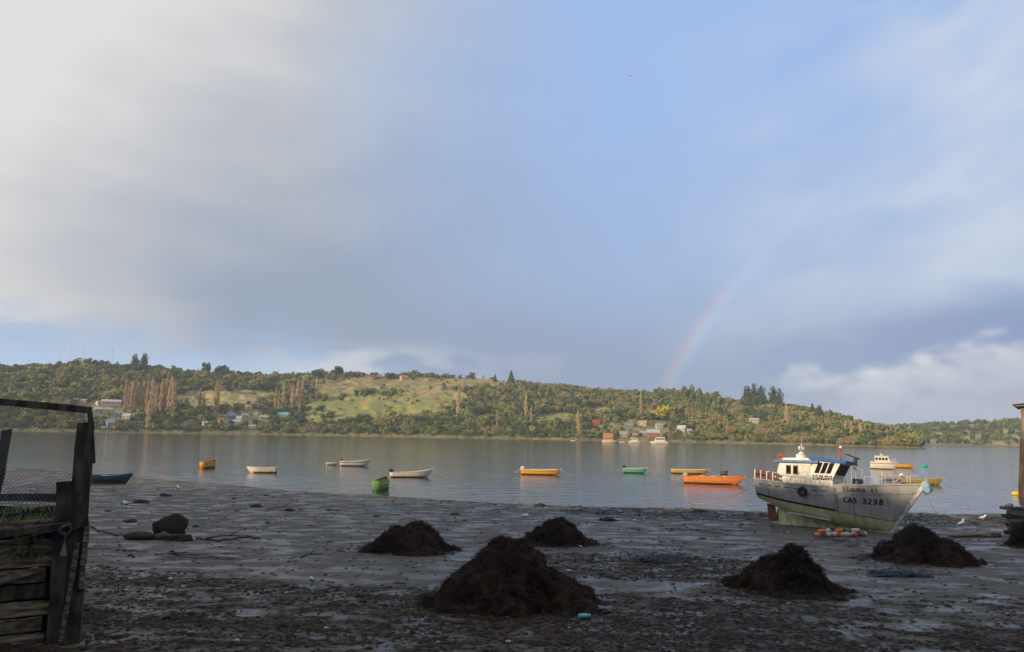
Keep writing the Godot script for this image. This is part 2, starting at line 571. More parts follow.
func trunk_mesh(tall: float, sd: int) -> ArrayMesh:
	var r := RandomNumberGenerator.new()
	r.seed = sd
	var st := nst(true)
	var top := Vector3(r.randf_range(-0.04, 0.04), tall, r.randf_range(-0.04, 0.04))
	tube(st, [Vector3(0, -0.06, 0), Vector3(0.01, tall * 0.4, 0.0), top], 0.026, 0.008, 6)
	for i in 4:
		var a := TAU * i / 4.0 + r.randf()
		var b := Vector3(0, tall * (0.4 + 0.12 * i), 0)
		tube(st, [b, b + Vector3(cos(a) * 0.13, 0.14, sin(a) * 0.13)], 0.011, 0.004, 4)
	st.generate_normals()
	return st.commit()

func leaf_mat(key: String, r: float, g: float, b: float) -> StandardMaterial3D:
	var m := vmat(key, 0.75, 0.3, lin(r, g, b))
	m.backlight_enabled = true
	m.backlight = Color(0.25, 0.25, 0.2)
	return m

func tree(called: String, label: String, group: String, at: Vector3, h: float, wide: float, kind: String, sd: int, m: StandardMaterial3D) -> Node3D:
	var key := kind + str(sd % 4)
	if not LEAF.has(key):
		var cnt := 1100
		var ls := 0.045
		if kind == "poplar": cnt = 1500; ls = 0.022
		elif kind == "bare": cnt = 1500; ls = 0.024
		elif kind == "conifer": ls = 0.035
		elif kind == "broom": cnt = 1500; ls = 0.035
		LEAF[key] = leaf_mesh(kind, 100 + sd % 4, cnt, ls)
	if not LEAF.has("trunk"): LEAF["trunk"] = trunk_mesh(0.72, 5)
	var t := thing(called, label, "tree", at, group)
	t.rotation.y = sd * 1.7
	t.scale = Vector3(h * wide, h, h * wide)
	put(LEAF["trunk"], "trunk", mat("bark", lin(0.1, 0.075, 0.05), 0.9), t)
	put(LEAF[key], "crown", m, t)
	return t

func near_house(p: Vector2) -> bool:
	for h in HOUSES:
		if absf(p.x - h[0]) < h[2] * 0.5 + 2.5 and p.y > h[1] - 3.0 and p.y < h[1] + 7.0: return true
	return false

func make_woods() -> void:
	var meshes := []
	for i in 5: meshes.append(leaf_mesh("round", 40 + i, 260, 0.085))
	for i in 2: meshes.append(leaf_mesh("broom", 60 + i, 240, 0.08))
	meshes.append(leaf_mesh("bare", 70, 420, 0.045))
	var xf := []
	var cl := []
	for i in meshes.size(): xf.append([]); cl.append([])
	var greens := [Color(0.075, 0.12, 0.035), Color(0.06, 0.1, 0.035), Color(0.13, 0.165, 0.045), Color(0.15, 0.155, 0.05), Color(0.05, 0.085, 0.035), Color(0.19, 0.2, 0.055)]
	rng.seed = 77
	var tries := 30000
	var singles := []
	for i in tries:
		var az := deg_to_rad(rng.randf_range(-41.0, 41.0))
		var a: Array = hill_tab[clampi(int((rad_to_deg(az) + 50.0) * 10.0), 0, 1000)]
		if a[2] < 1.5: continue
		var u := 0.02 + 1.1 * rng.randf()
		var r: float = a[0] + (a[1] - a[0]) * u
		var x := sin(az) * r
		var z := -cos(az) * r
		var p := Vector3(x, hill_at(x, z), z)
		var k := field_of(to_px(p))
		var keep := 1.0
		if k >= 0: keep = 0.012 if k != 2 else 0.22
		if u < 0.035: keep *= 0.5
		if near_house(to_px(p)): keep *= 0.14
		if rng.randf() > keep: continue
		var g := nC.get_noise_2d(x * 1.2, z * 1.2)
		var h := rng.randf_range(3.5, 8.0) * (1.1 + g * 0.7) * (1.5 if rng.randf() < 0.12 else 1.0)
		if u < 0.16: h *= 0.6
		if k >= 0: h *= 0.5
		if u > 0.93: h *= 0.75
		var mi := rng.randi() % 5
		if g > 0.22 and rng.randf() < 0.5: mi = 5 + rng.randi() % 2
		var c: Color = greens[clampi(int((g * 2.0 + 0.5 + rng.randf_range(-0.16, 0.16)) * 6.0), 0, 5)]
		var px := to_px(p).x
		if px > 655.0 and px < 720.0 and u > 0.45: h *= 1.5; c = Color(0.12, 0.15, 0.05); mi = 5 + rng.randi() % 2
		var dry := nB.get_noise_2d(x * 1.6 + 90.0, z * 1.6)
		if (dry > 0.27 or (px > 700.0 and u < 0.5 and dry > 0.06)) and rng.randf() < 0.6:
			mi = 7
			c = Color(0.3, 0.225, 0.125)
		c = c * rng.randf_range(1.05, 1.3)
		var w := rng.randf_range(0.95, 1.5)
		if mi == 7: w = rng.randf_range(0.8, 1.1)
		var b := Basis(Vector3.UP, rng.randf() * TAU).scaled(Vector3(h * w, h, h * w))
		var t := Transform3D(b, p + Vector3.DOWN * 0.15 * h)
		if singles.size() < 150 and mi < 5 and ((u > 0.9 and u < 1.0 and h > 5.0) or (u < 0.15 and h > 3.0)) and rng.randf() < 0.22:
			singles.append([p, h * 1.15, w * 0.85, mi, c, u])
		else:
			xf[mi].append(t); cl[mi].append(Color(c.r, c.g, c.b))
	var lm := leaf_mat("wood_leaf", 1, 1, 1)
	for i in meshes.size():
		var o := scatter("woodland", meshes[i], lm, xf[i], cl[i])
		tag(o, ["mixed green wood covering the hill across the water", "dense upright green scrub on the hill across the water", "leafless tan scrub on the hill across the water"][0 if i < 5 else (1 if i < 7 else 2)], "woodland", "woods on the hill across the water", "stuff")
	for i in singles.size():
		var s: Array = singles[i]
		var top: bool = s[5] > 0.5
		var px := to_px(s[0]).x
		var by := "on the headland at the end of the hill"
		if top:
			by = "along the descending ridge beyond the hilltop evergreens"
			if px < 125.0: by = "on the wooded skyline around the antenna masts"
			elif px < 320.0: by = "on the wooded skyline above the poplar grove"
			elif px < 520.0: by = "on the skyline of the dry farm ridge"
			elif px < 670.0: by = "on the wooded skyline above the right hamlet"
			elif px < 790.0: by = "among the conifers of the ridge grove"
		elif px < 190.0: by = "on the bank below the left village"
		elif px < 300.0: by = "on the bank by the middle hamlet"
		elif px < 450.0: by = "on the bank below the green pasture"
		elif px < 590.0: by = "on the bank left of the red cottage"
		elif px < 700.0: by = "on the bank around the right hamlet"
		elif px < 800.0: by = "on the bank below the hilltop evergreens"
		tree("broadleaf_tree", ("rounded green tree " if top else "low rounded green tree ") + by, "green trees along the hill's skyline" if top else "low trees along the far bank", s[0], s[1], s[2], "round", i, leaf_mat("tree_leaf%d" % (i % 3), [0.075, 0.065, 0.12][i % 3], [0.12, 0.1, 0.15][i % 3], [0.035, 0.035, 0.045][i % 3]))
	# the farther hills
	var fx := []
	var fc := []
	for i in 2600:
		var az := deg_to_rad(rng.randf_range(20.0, 40.0))
		var r := 1056.0 + 560.0 * pow(rng.randf(), 0.85)
		var x := sin(az) * r
		var z := -cos(az) * r
		if nB.get_noise_2d(x * 1.4, z * 1.4) > 0.02 and rng.randf() < 0.88: continue
		var h := rng.randf_range(4.0, 9.0)
		if r > 1500.0: h *= 1.2
		fx.append(Transform3D(Basis(Vector3.UP, rng.randf() * TAU).scaled(Vector3(h * 1.2, h, h * 1.2)), Vector3(x, far_at(x, z) - 0.4, z)))
		var c: Color = greens[rng.randi() % 5] * rng.randf_range(0.8, 1.3)
		fc.append(Color(c.r, c.g, c.b))
	tag(scatter("distant_woodland", meshes[1], lm, fx, fc), "hazy green trees scattered over the distant hills", "woodland", "", "stuff")

func make_trees() -> void:
	var tan_leaf := leaf_mat("poplar_leaf", 0.52, 0.36, 0.2)
	var tan2 := leaf_mat("poplar_leaf_pale", 0.58, 0.42, 0.23)
	var dark := leaf_mat("conifer_leaf", 0.06, 0.09, 0.04)
	var olive := leaf_mat("olive_leaf", 0.15, 0.17, 0.06)
	# poplars: picture column, foot row, top row
	var pop := [[124, 413, 380], [131, 408, 381], [137, 408, 382], [142, 411, 382], [146, 415, 380], [150, 419, 379], [155, 417, 384], [160, 415, 380], [165, 413, 378], [170, 411, 377], [172, 417, 381], [127, 410, 386], [135, 412, 386], [147, 430, 402], [152, 414, 383], [168, 415, 384],
		[199, 414, 389], [203, 412, 392], [215, 420, 382], [283, 407, 382], [275, 410, 388], [297, 406, 381], [302, 404, 381], [316, 401, 377], [278, 412, 392], [292, 409, 386], [299, 417, 399],
		[458, 419, 388], [497, 427, 411], [526, 418, 394], [531, 426, 406], [578, 434, 411], [641, 419, 394], [787, 428, 405], [823, 437, 423], [846, 440, 421], [852, 441, 422], [861, 441, 425]]
	for i in pop.size():
		var foot := on_hill(pop[i][0], pop[i][1])
		var h: float = (pop[i][1] - pop[i][2]) * -foot.z / FOCAL
		var px: int = pop[i][0]
		var l := "bare tan poplar in the dense grove above the left village"
		if px > 190 and px < 320: l = "slender tan poplar between the pastures and the waterside cottages"
		elif px == 458: l = "broad solitary tan poplar at the right end of the green pasture"
		elif px == 497: l = "short tan poplar beside the small green paddock"
		elif px == 526 or px == 531: l = "pale tan poplar of the pair left of the green meadow"
		elif px == 578: l = "thin tan poplar low on the bank near the red cottage"
		elif px == 641: l = "broad tan poplar above the yellow cottage"
		elif px == 787: l = "tan poplar on the slope right of the tall dark evergreens"
		elif px > 800: l = "tan poplar on the low headland at the end of the hill"
		var wide := 0.85 if px != 458 else 0.95
		tree("poplar_tree", l, "tan poplars across the water", foot, h, wide * rng.randf_range(0.62, 0.95), "poplar", i, tan_leaf if i % 2 == 0 else tan2)
	# skyline trees: column, foot row, top row, kind, width
	var sky_trees := [[90, 366, 356, "round", 1.3, "spreading olive tree on the skyline beside the antenna masts"], [75, 367, 358, "round", 1.5, "low bushy tree on the skyline between the antenna masts"], [98, 366, 359, "round", 1.4, "small round tree on the skyline right of the antenna masts"],
		[134, 372, 354, "broom", 0.8, "tall dark evergreen on the skyline, left of the pair"], [143, 372, 353, "broom", 0.75, "tall dark evergreen on the skyline, right of the pair"], [155, 373, 364, "round", 1.2, "small dark tree on the skyline beside the tall evergreens"],
		[205, 375, 361, "round", 0.8, "lone rounded evergreen standing clear of the skyline wood"], [219, 376, 364, "round", 0.9, "rounded evergreen in a skyline group of two"], [226, 376, 363, "round", 0.8, "taller evergreen in a skyline group of two"],
		[318, 377, 368, "round", 1.6, "wide dark tree on the skyline left of the cream farmhouse"], [337, 376, 365, "round", 1.5, "wide spreading tree behind the cream farmhouse on the ridge"], [390, 378, 372, "round", 1.6, "low bare-looking tree between the ridge cottages"],
		[511, 384, 371, "conifer", 1.5, "dark triangular conifer alone on the dry ridge"], [495, 380, 374, "conifer", 1.3, "tiny conifer alone on the dry ridge"],
		[748, 408, 386, "broom", 0.95, "tall dark evergreen at the left of the hilltop clump"], [755, 408, 384, "broom", 0.8, "tallest dark evergreen of the hilltop clump"], [762, 409, 386, "broom", 0.85, "dense dark evergreen within the hilltop clump"], [774, 410, 387, "broom", 0.85, "dark evergreen standing right of the hilltop clump"], [780, 411, 389, "broom", 0.6, "narrow dark evergreen at the right end of the hilltop clump"],
		[813, 419, 404, "conifer", 1.4, "pointed evergreen on the descending ridge, first of three"], [820, 420, 405, "broom", 0.8, "rounded evergreen on the descending ridge, second of three"], [832, 423, 411, "conifer", 1.5, "pointed evergreen on the descending ridge, third of three"],
		[685, 404, 386, "broom", 0.9, "tall olive conifer at the left of the ridge grove"], [692, 404, 385, "broom", 0.8, "highest olive conifer of the ridge grove"], [700, 405, 388, "broom", 0.9, "feathery olive conifer within the ridge grove"], [708, 408, 392, "broom", 0.9, "lower olive conifer right of the ridge grove"], [716, 410, 396, "broom", 1.0, "broad olive conifer at the right end of the ridge grove"], [678, 404, 391, "broom", 1.0, "olive conifer sloping off the left end of the ridge grove"]]
	for i in sky_trees.size():
		var s: Array = sky_trees[i]
		var foot := on_hill(s[0], s[1] + 2)
		var h: float = (s[1] + 2 - s[2]) * -foot.z / FOCAL
		tree("conifer_tree" if s[3] == "conifer" else "evergreen_tree", s[5], "", foot, h, s[4], s[3], i + 3, olive if s[0] < 100 or (s[0] > 670 and s[0] < 730) else dark)
	var more := [[661, 420, 406, "round", 1.7, "golden yellow flowering tree above the cottages", leaf_mat("golden_leaf", 0.5, 0.42, 0.04)], [668, 420, 409, "round", 1.5, "smaller golden flowering tree beside the larger one", leaf_mat("golden_leaf", 0.5, 0.42, 0.04)],
		[691, 421, 407, "bare", 1.1, "leafless tan tree above the white cottage", leaf_mat("twig", 0.4, 0.29, 0.17)], [719, 424, 412, "bare", 1.2, "leafless tan tree on the slope below the olive conifers", leaf_mat("twig", 0.4, 0.29, 0.17)], [737, 418, 405, "bare", 1.2, "leafless pinkish tree left of the hilltop evergreens", leaf_mat("twig_pink", 0.42, 0.29, 0.18)], [730, 436, 425, "bare", 1.4, "leafless tan tree low on the bank", leaf_mat("twig", 0.4, 0.29, 0.17)], [760, 438, 427, "bare", 1.5, "leafless tawny tree on the bank below the white house", leaf_mat("twig_pink", 0.42, 0.29, 0.18)], [770, 437, 426, "bare", 1.5, "leafless tawny tree right of its twin on the bank", leaf_mat("twig_pink", 0.42, 0.29, 0.18)]]
	for i in more.size():
		var s: Array = more[i]
		var foot := on_hill(s[0], s[1])
		var h: float = (s[1] - s[2]) * -foot.z / FOCAL
		tree("flowering_tree" if i < 2 else "leafless_tree", s[5], "", foot, h, s[4], s[3], i, s[6])

# ---------------------------------------------------------------- buildings across the water
func house(px: float, py: float, wpx: float, hpx: float, yaw: float, wall: Color, roof: Color, label: String, called := "cottage") -> void:
	HOUSES.append([px, py, wpx])
	var at := on_hill(px, py)
	var sc := Vector2(at.x, at.z).length() / FOCAL
	var ca := -at.z / Vector2(at.x, at.z).length()
	var w := wpx * sc * 0.92 * ca * ca
	var h := hpx * sc * 0.92 * ca
	var dp := clampf(w * 0.7, 4.0, 9.0)
	var hw := h * 0.58
	var t := thing(called, label, "house", at)
	t.rotation_degrees.y = -rad_to_deg(atan2(at.x, -at.z)) + yaw
	var wm := stained("wall_" + wall.to_html(), wall, 0.85)
	var rm := stained("roof_" + roof.to_html(), roof, 0.7)
	var st := nst()
	box(st, Vector3(0, hw * 0.5 - 1.0, 0), Vector3(w, hw + 2.0, dp))
	for s in [-1.0, 1.0]:
		tri(st, Vector3(s * w * 0.5, hw, -dp * 0.5), Vector3(s * w * 0.5, hw, dp * 0.5), Vector3(s * w * 0.5, h * 0.97, 0))
	build(st, "wall", wm, t)
	st = nst()
	for s in [-1.0, 1.0]:
		var e := Vector3(0, hw - 0.15, s * (dp * 0.5 + 0.35))
		var r := Vector3(0, h, 0)
		var hx := Vector3(w * 0.5 + 0.35, 0, 0)
		var dn := Vector3(0, -0.16, 0)
		hexa(st, [e - hx + dn, e + hx + dn, r + hx + dn, r - hx + dn, e - hx, e + hx, r + hx, r - hx])
	build(st, "roof", rm, t)
	var n := clampi(int(w / 2.6), 1, 6)
	for i in n:
		st = nst()
		var x := (i + 0.5) / n * w - w * 0.5
		if i == n / 2 and n > 1:
			box(st, Vector3(x, 1.0, dp * 0.5 + 0.02), Vector3(0.95, 2.0, 0.08))
			build(st, "door", mat("house_door", lin(0.16, 0.08, 0.05), 0.7), t)
		else:
			box(st, Vector3(x, hw * 0.55, dp * 0.5 + 0.02), Vector3(1.0, minf(1.2, hw * 0.5), 0.08))
			build(st, "window", mat("house_glass", lin(0.03, 0.035, 0.045), 0.15), t)

func make_houses() -> void:
	var white := lin(0.68, 0.66, 0.62)
	var cream := lin(0.52, 0.45, 0.33)
	var grey := lin(0.42, 0.43, 0.44)
	var zinc := lin(0.5, 0.53, 0.57)
	var rust := lin(0.3, 0.12, 0.06)
	var brown := lin(0.22, 0.13, 0.08)
	var H := [[75, 402, 9, 4, 10, grey, lin(0.7, 0.72, 0.75), "long low shed with a pale roof on the hazy left slope"], [84, 403, 6, 4, -20, white, zinc, "small white house right of the long pale-roofed shed"], [98, 405, 4, 4.5, 30, lin(0.85, 0.72, 0.4), cream, "bright cream cottage at the end of the long school block"], [111, 405, 21, 5.5, 4, lin(0.62, 0.5, 0.44), lin(0.72, 0.72, 0.74), "long white-roofed school block above the left village"], [131, 400, 9, 5.5, -18, cream, lin(0.62, 0.55, 0.42), "cream house beside the dark trees by the poplar grove"],
		[98, 412, 9, 5, 12, grey, lin(0.66, 0.66, 0.66), "pale grey roofed house just below the school block"], [109, 412, 9, 4.5, -10, lin(0.4, 0.3, 0.24), grey, "brownish house next to the pale grey roof"], [117, 416, 10, 5, 15, white, grey, "white house in the middle of the left village"], [127, 419, 9, 5.5, -25, lin(0.5, 0.52, 0.55), lin(0.6, 0.63, 0.68), "grey blue house with a pale metal roof in the left village"], [138, 417, 11, 4, 8, lin(0.5, 0.42, 0.32), lin(0.6, 0.55, 0.48), "wide tan roofed house below the poplar grove"], [110, 427, 8, 8, 20, lin(0.34, 0.4, 0.5), lin(0.55, 0.6, 0.66), "tall bluish house at the foot of the left village"], [103, 429, 4, 2.5, 0, white, white, "tiny white hut by the waterside at the left village"],
		[205, 426, 6, 5, 25, white, white, "lone bright white house on the bank left of the middle hamlet"], [221, 423, 6, 6, -20, white, rust, "white house with a rust red roof in the middle hamlet"], [231, 419, 9, 6.5, 15, lin(0.28, 0.28, 0.45), lin(0.4, 0.42, 0.58), "violet blue house at the top of the middle hamlet"], [239, 421, 6, 5.5, -15, white, zinc, "white gabled house beside the violet blue one"], [245, 418, 6, 5, 20, white, white, "small white house right of the gabled one in the middle hamlet"], [236, 424, 7, 4.5, 5, grey, lin(0.62, 0.64, 0.66), "grey roofed shed lowest in the middle hamlet"], [256, 414, 5, 4.5, -10, cream, brown, "cream cottage set back above the middle hamlet"], [263, 420, 9, 5, 12, lin(0.5, 0.5, 0.42), lin(0.58, 0.57, 0.5), "pale greenish house right of the middle hamlet"], [283, 419, 11, 7, -8, lin(0.12, 0.42, 0.45), lin(0.2, 0.55, 0.58), "bright turquoise house beside the waterside poplars"], [252, 428, 7, 3.5, 0, grey, lin(0.5, 0.52, 0.55), "low grey boat shed at the middle hamlet"],
		[339, 377, 9, 5, 20, lin(0.72, 0.55, 0.36), lin(0.5, 0.42, 0.32), "cream farmhouse on the ridge under a spreading tree"], [370, 379, 8, 4.5, -12, lin(0.45, 0.26, 0.16), rust, "brown farmhouse on the ridge with a rust roof"], [379, 379, 7, 4, 15, brown, lin(0.35, 0.3, 0.28), "small brown shed right of the rust-roofed farmhouse"], [404, 380, 8, 5, 25, lin(0.75, 0.5, 0.3), lin(0.55, 0.36, 0.22), "orange cream cottage on the dry ridge"],
		[596, 425, 8, 5.5, 10, lin(0.5, 0.13, 0.06), lin(0.42, 0.12, 0.06), "red cottage alone left of the right hamlet"], [629, 429, 9, 5.5, 12, lin(0.2, 0.38, 0.38), lin(0.3, 0.36, 0.36), "teal walled cottage at the top of the right hamlet"], [643, 426, 9, 5.5, -15, lin(0.68, 0.55, 0.16), lin(0.5, 0.46, 0.34), "yellow cottage under the broad tan poplar"], [659, 428, 7, 5, 20, white, lin(0.6, 0.45, 0.42), "white cottage below the golden trees"], [653, 437, 13, 8, 6, lin(0.5, 0.18, 0.1), lin(0.62, 0.68, 0.72), "red walled house with a pale blue grey roof in the right hamlet"], [634, 436, 8, 6, -10, cream, brown, "cream house with a brown roof in the right hamlet"], [643, 436, 7, 5.5, 14, lin(0.55, 0.5, 0.42), lin(0.6, 0.58, 0.52), "beige house left of the red walled one"], [624, 437, 8, 6, -5, lin(0.4, 0.38, 0.36), grey, "grey weathered house at the left of the right hamlet"], [608, 440, 10, 7, 8, lin(0.6, 0.3, 0.12), lin(0.62, 0.3, 0.14), "orange brown boathouse at the water's edge"], [682, 432, 9, 7, -22, white, lin(0.72, 0.7, 0.68), "white house standing apart right of the right hamlet"], [754, 422, 10, 4, 10, white, white, "low white house among the trees under the hilltop evergreens"], [689, 433, 5, 4.5, 10, lin(0.5, 0.53, 0.56), zinc, "small grey annex beside the white house standing apart"]]
	for h in H:
		house(h[0], h[1], h[2], h[3], h[4], h[5], h[6], h[7])

func make_masts() -> void:
	var M := [[57.5, 339.5, 3.0, "tallest lattice antenna mast on the hill's skyline"], [69.5, 346.5, 1.6, "second antenna mast, just right of the tallest one"], [82.0, 344.5, 2.2, "antenna mast standing over the bushy skyline trees"], [111.0, 348.0, 2.6, "broad lattice antenna mast beyond the bushy skyline trees"]]
	var m := mat("galvanized", lin(0.4, 0.42, 0.45), 0.5, 0.5, 0.4)
	for q in M:
		var foot := on_hill(q[0], 368.5)
		var d := -foot.z
		var h: float = (368.5 - q[1]) * d / FOCAL
		var t := thing("antenna_mast", q[3], "antenna mast", foot)
		var st := nst()
		var w: float = q[2] * 0.5
		for a in 3:
			var o := Vector3(cos(TAU * a / 3.0), 0, sin(TAU * a / 3.0))
			bar(st, o * w - Vector3.UP, o * w * 0.45 + Vector3.UP * h, 0.16, 0.16, Vector3.RIGHT)
		build(st, "mast_leg", m, t)
		st = nst()
		for i in 12:
			for a in 3:
				var o := Vector3(cos(TAU * a / 3.0), 0, sin(TAU * a / 3.0)) * w * lerpf(1.0, 0.45, i / 12.0) + Vector3.UP * h * i / 12.0
				var p := Vector3(cos(TAU * (a + 1) / 3.0), 0, sin(TAU * (a + 1) / 3.0)) * w * lerpf(1.0, 0.45, (i + 1) / 12.0) + Vector3.UP * h * (i + 1) / 12.0
				bar(st, o, p, 0.07, 0.07)
		build(st, "bracing", m, t)
		st = nst()
		for i in 3:
			box(st, Vector3(cos(i * 2.1) * w * 0.8, h * (0.97 - 0.04 * i), sin(i * 2.1) * w * 0.8), Vector3(0.7, 2.2, 0.5))
		build(st, "antenna_panel", mat("antenna_white", lin(0.6, 0.6, 0.62), 0.5), t)

# ---------------------------------------------------------------- mud, water, the shore behind
func weed_at(x: float, z: float) -> float:
	# share of seaweed litter on the mud
	var s := lookup(SHORE, x)
	var fine := nC.get_noise_2d(x * 26.0, z * 60.0)
	var mid := nB.get_noise_2d(x * 9.0, z * 22.0)
	var wide := nA.get_noise_2d(x * 3.0, z * 8.0)
	var zb := -19.6 + minf(0.0, (x + 4.0) * 0.27) + mid * 1.0
	var w := ss(-1.2, 1.0, z - zb) * (0.6 + 0.75 * fine + 0.55 * mid + 0.3 * wide)
	w = maxf(w, ss(0.32, 0.5, fine * 0.6 + mid * 0.5 + wide * 0.3) * 0.6)
	# the raised wrack line along the edge of the rough ground
	w = maxf(w, bump(z - zb, 0.2, 0.45) * (0.75 + 0.8 * fine) * ss(6.0, -1.0, x))
	w = maxf(w, bump(z - zb - (x + 10.0) * 0.1, -3.3, 0.5) * (0.7 + 0.9 * fine) * ss(-6.0, -9.0, x))
	# the patch between the far heaps, and the dark band by the water on the right
	w = maxf(w, ss(1.1, 0.6, Vector2((x - 4.2) / 4.4, (z + 24.0) / 3.4).length() + mid * 0.5) * (0.8 + 0.9 * fine))
	w = maxf(w, ss(-2.0, 8.0, x) * bump(z - s, 4.2, 4.4) * (0.82 + 0.8 * fine))
	w = maxf(w, bump(z - s, 1.0, 1.3) * (0.45 + 0.8 * fine))
	# weed dragged out round the heaps
	for h in heaps:
		var q := Vector2((x - h[0].x) / h[2], (z - h[0].z) / h[3]).length()
		if q < 2.0: w = maxf(w, ss(1.75, 1.0, q + mid * 0.6) * (0.66 + 1.0 * fine))
	return clampf(w, 0.0, 1.0)

func mud_at(x: float, z: float, w := -1.0) -> float:
	if w < 0.0: w = weed_at(x, z)
	var y := mud_base(x, z)
	y += nA.get_noise_2d(x * 3.5, z * 3.5) * 0.045 + nB.get_noise_2d(x * 14.0, z * 14.0) * 0.008 + nC.get_noise_2d(x * 45.0, z * 45.0) * 0.004
	y += w * (0.035 + 0.03 * nC.get_noise_2d(x * 60.0, z * 60.0))
	return y

func make_mud() -> void:
	var nu := 760
	var nv := 620
	var P := PackedVector3Array()
	var C := PackedColorArray()
	var U := PackedVector2Array()
	P.resize(nu * nv); C.resize(nu * nv); U.resize(nu * nv)
	for j in nv:
		var r := 8.5 * pow(130.0 / 8.5, float(j) / (nv - 1))
		for i in nu:
			var az := deg_to_rad(-47.0 + 94.0 * i / (nu - 1))
			var x := sin(az) * r
			var z := -cos(az) * r
			var w := weed_at(x, z)
			var q := j * nu + i
			P[q] = Vector3(x, mud_at(x, z, w), z)
			U[q] = Vector2(x, z)
			var g := nB.get_noise_2d(x * 40.0, z * 70.0)
			var g2 := nA.get_noise_2d(x * 7.0 + 40.0, z * 12.0)
			var c := Color(0.102, 0.094, 0.077).lerp(Color(0.064, 0.058, 0.046), clampf(0.5 + g * 1.2 + g2, 0.0, 1.0))
			var al := ss(0.25, 0.5, g2 + g * 0.4) * ss(-20.0, -26.0, z)
			c = c.lerp(Color(0.075, 0.082, 0.055), al * 0.7)
			var wc := Color(0.022, 0.015, 0.01).lerp(Color(0.045, 0.03, 0.018), clampf(0.5 + g * 1.6, 0.0, 1.0))
			c = c.lerp(wc, ss(0.25, 0.6, w))
			C[q] = c
	var m := vmat("wet_mud", 1.0, 0.5)
	m.roughness_texture = noise_tex(0.006, 5, 1024, Color(0.34, 0.34, 0.34), Color(0.86, 0.86, 0.86), 3, 0.3, 0.55)
	m.uv1_scale = Vector3(0.07, 0.1, 1)
	m.heightmap_enabled = true
	m.heightmap_texture = noise_tex(0.03, 5, 1024, Color.BLACK, Color.WHITE, 12)
	m.heightmap_scale = 4.0
	put(grid(P, nu, nv, C, U), "mud_flat", m).set_meta("kind", "structure")

func make_water() -> void:
	var nu := 620
	var nv := 520
	var P := PackedVector3Array()
	var U := PackedVector2Array()
	P.resize(nu * nv); U.resize(nu * nv)
	var w1 := Vector2(0.42, 1.0).normalized()
	var w2 := Vector2(-0.25, 1.0).normalized()
	var w3 := Vector2(0.9, 0.5).normalized()
	for j in nv:
		var r := 36.0 * pow(2200.0 / 36.0, float(j) / (nv - 1))
		var fade := ss(170.0, 60.0, r)
		for i in nu:
			var az := deg_to_rad(-50.0 + 100.0 * i / (nu - 1))
			var x := sin(az) * r
			var z := -cos(az) * r
			var p := Vector2(x, z)
			var calm := 0.5 + 0.8 * nB.get_noise_2d(x * 0.9, z * 1.5)
			var y := 0.0
			if fade > 0.0:
				var wob := nA.get_noise_2d(x * 1.5, z * 1.5) * 5.0
				y = (sin(p.dot(w1) * TAU / 2.6 + wob) * 0.018 + sin(p.dot(w2) * TAU / 1.7 + wob * 1.3) * 0.009 + sin(p.dot(w3) * TAU / 4.3) * 0.009) * fade * clampf(calm, 0.1, 1.0)
			P[j * nu + i] = Vector3(x, y, z)
			U[j * nu + i] = p
	var m := mat("water", lin(0.022, 0.03, 0.03), 0.07, 0.35)
	m.normal_enabled = true
	var t := NoiseTexture2D.new()
	t.width = 2048; t.height = 2048; t.seamless = true; t.as_normal_map = true; t.bump_strength = 2.0
	var n := FastNoiseLite.new()
	n.seed = 5; n.frequency = 0.012; n.fractal_octaves = 4
	t.noise = n
	m.normal_texture = t
	m.normal_scale = 1.0
	m.uv1_scale = Vector3(1.0 / 46.0, 1.0 / 27.0, 1)
	put(grid(P, nu, nv, PackedColorArray(), U), "water", m).set_meta("kind", "structure")

const CREST := [[-400.0, 31.0], [-150.0, 30.0], [-130.0, 29.0], [-95.0, 25.5], [-80.0, 25.5], [-66.0, 23.6], [-50.0, 22.4], [0.0, 19.0], [150.0, 17.0]]

func bluff_at(x: float, z: float) -> float:
	return 2.9 + (lookup(CREST, x) - 2.9 + nA.get_noise_2d(x * 2.0, z * 2.0) * 2.0) * ss(6.0, 27.0, z) + nB.get_noise_2d(x * 8.0, z * 8.0) * 0.1

func make_bluff() -> void:
	# the street and wooded bluff behind the viewer, which shade the beach from the low sun
	var nu := 140
	var nv := 40
	var P := PackedVector3Array()
	P.resize(nu * nv)
	for j in nv:
		for i in nu:
			var x := -330.0 + 480.0 * i / (nu - 1)
			var z := -2.5 + 82.0 * j / (nv - 1)
			P[j * nu + i] = Vector3(x, bluff_at(x, z), z)
	put(grid(P, nu, nv), "bluff", worn("bluff_soil", lin(0.12, 0.12, 0.06), 0.95, lin(0.07, 0.06, 0.035), 0.2)).set_meta("kind", "structure")
	var st := nst()
	bar(st, Vector3(-330, 1.2, -2.6), Vector3(150, 1.2, -2.6), 0.25, 3.4)
	tag(build(st, "sea_wall", worn("sea_wall_concrete", lin(0.3, 0.29, 0.27), 0.9, lin(0.18, 0.17, 0.16), 0.6)), "concrete sea wall holding up the street above the beach", "wall")
	var xf := []
	var cl := []
	rng.seed = 9
	for i in 900:
		var x := rng.randf_range(-320.0, 140.0)
		var z := rng.randf_range(15.0, 40.0)
		var h := rng.randf_range(5.0, 10.0)
		xf.append(Transform3D(Basis(Vector3.UP, rng.randf() * TAU).scaled(Vector3(h * 1.1, h, h * 1.1)), Vector3(x, bluff_at(x, z) - 0.5, z)))
		cl.append(Color(0.06, 0.08, 0.03) * rng.randf_range(0.7, 1.3))
	tag(scatter("bluff_woodland", leaf_mesh("round", 91, 420, 0.075), leaf_mat("wood_leaf", 1, 1, 1), xf, cl), "trees crowding the bluff behind the beach", "woodland", "", "stuff")

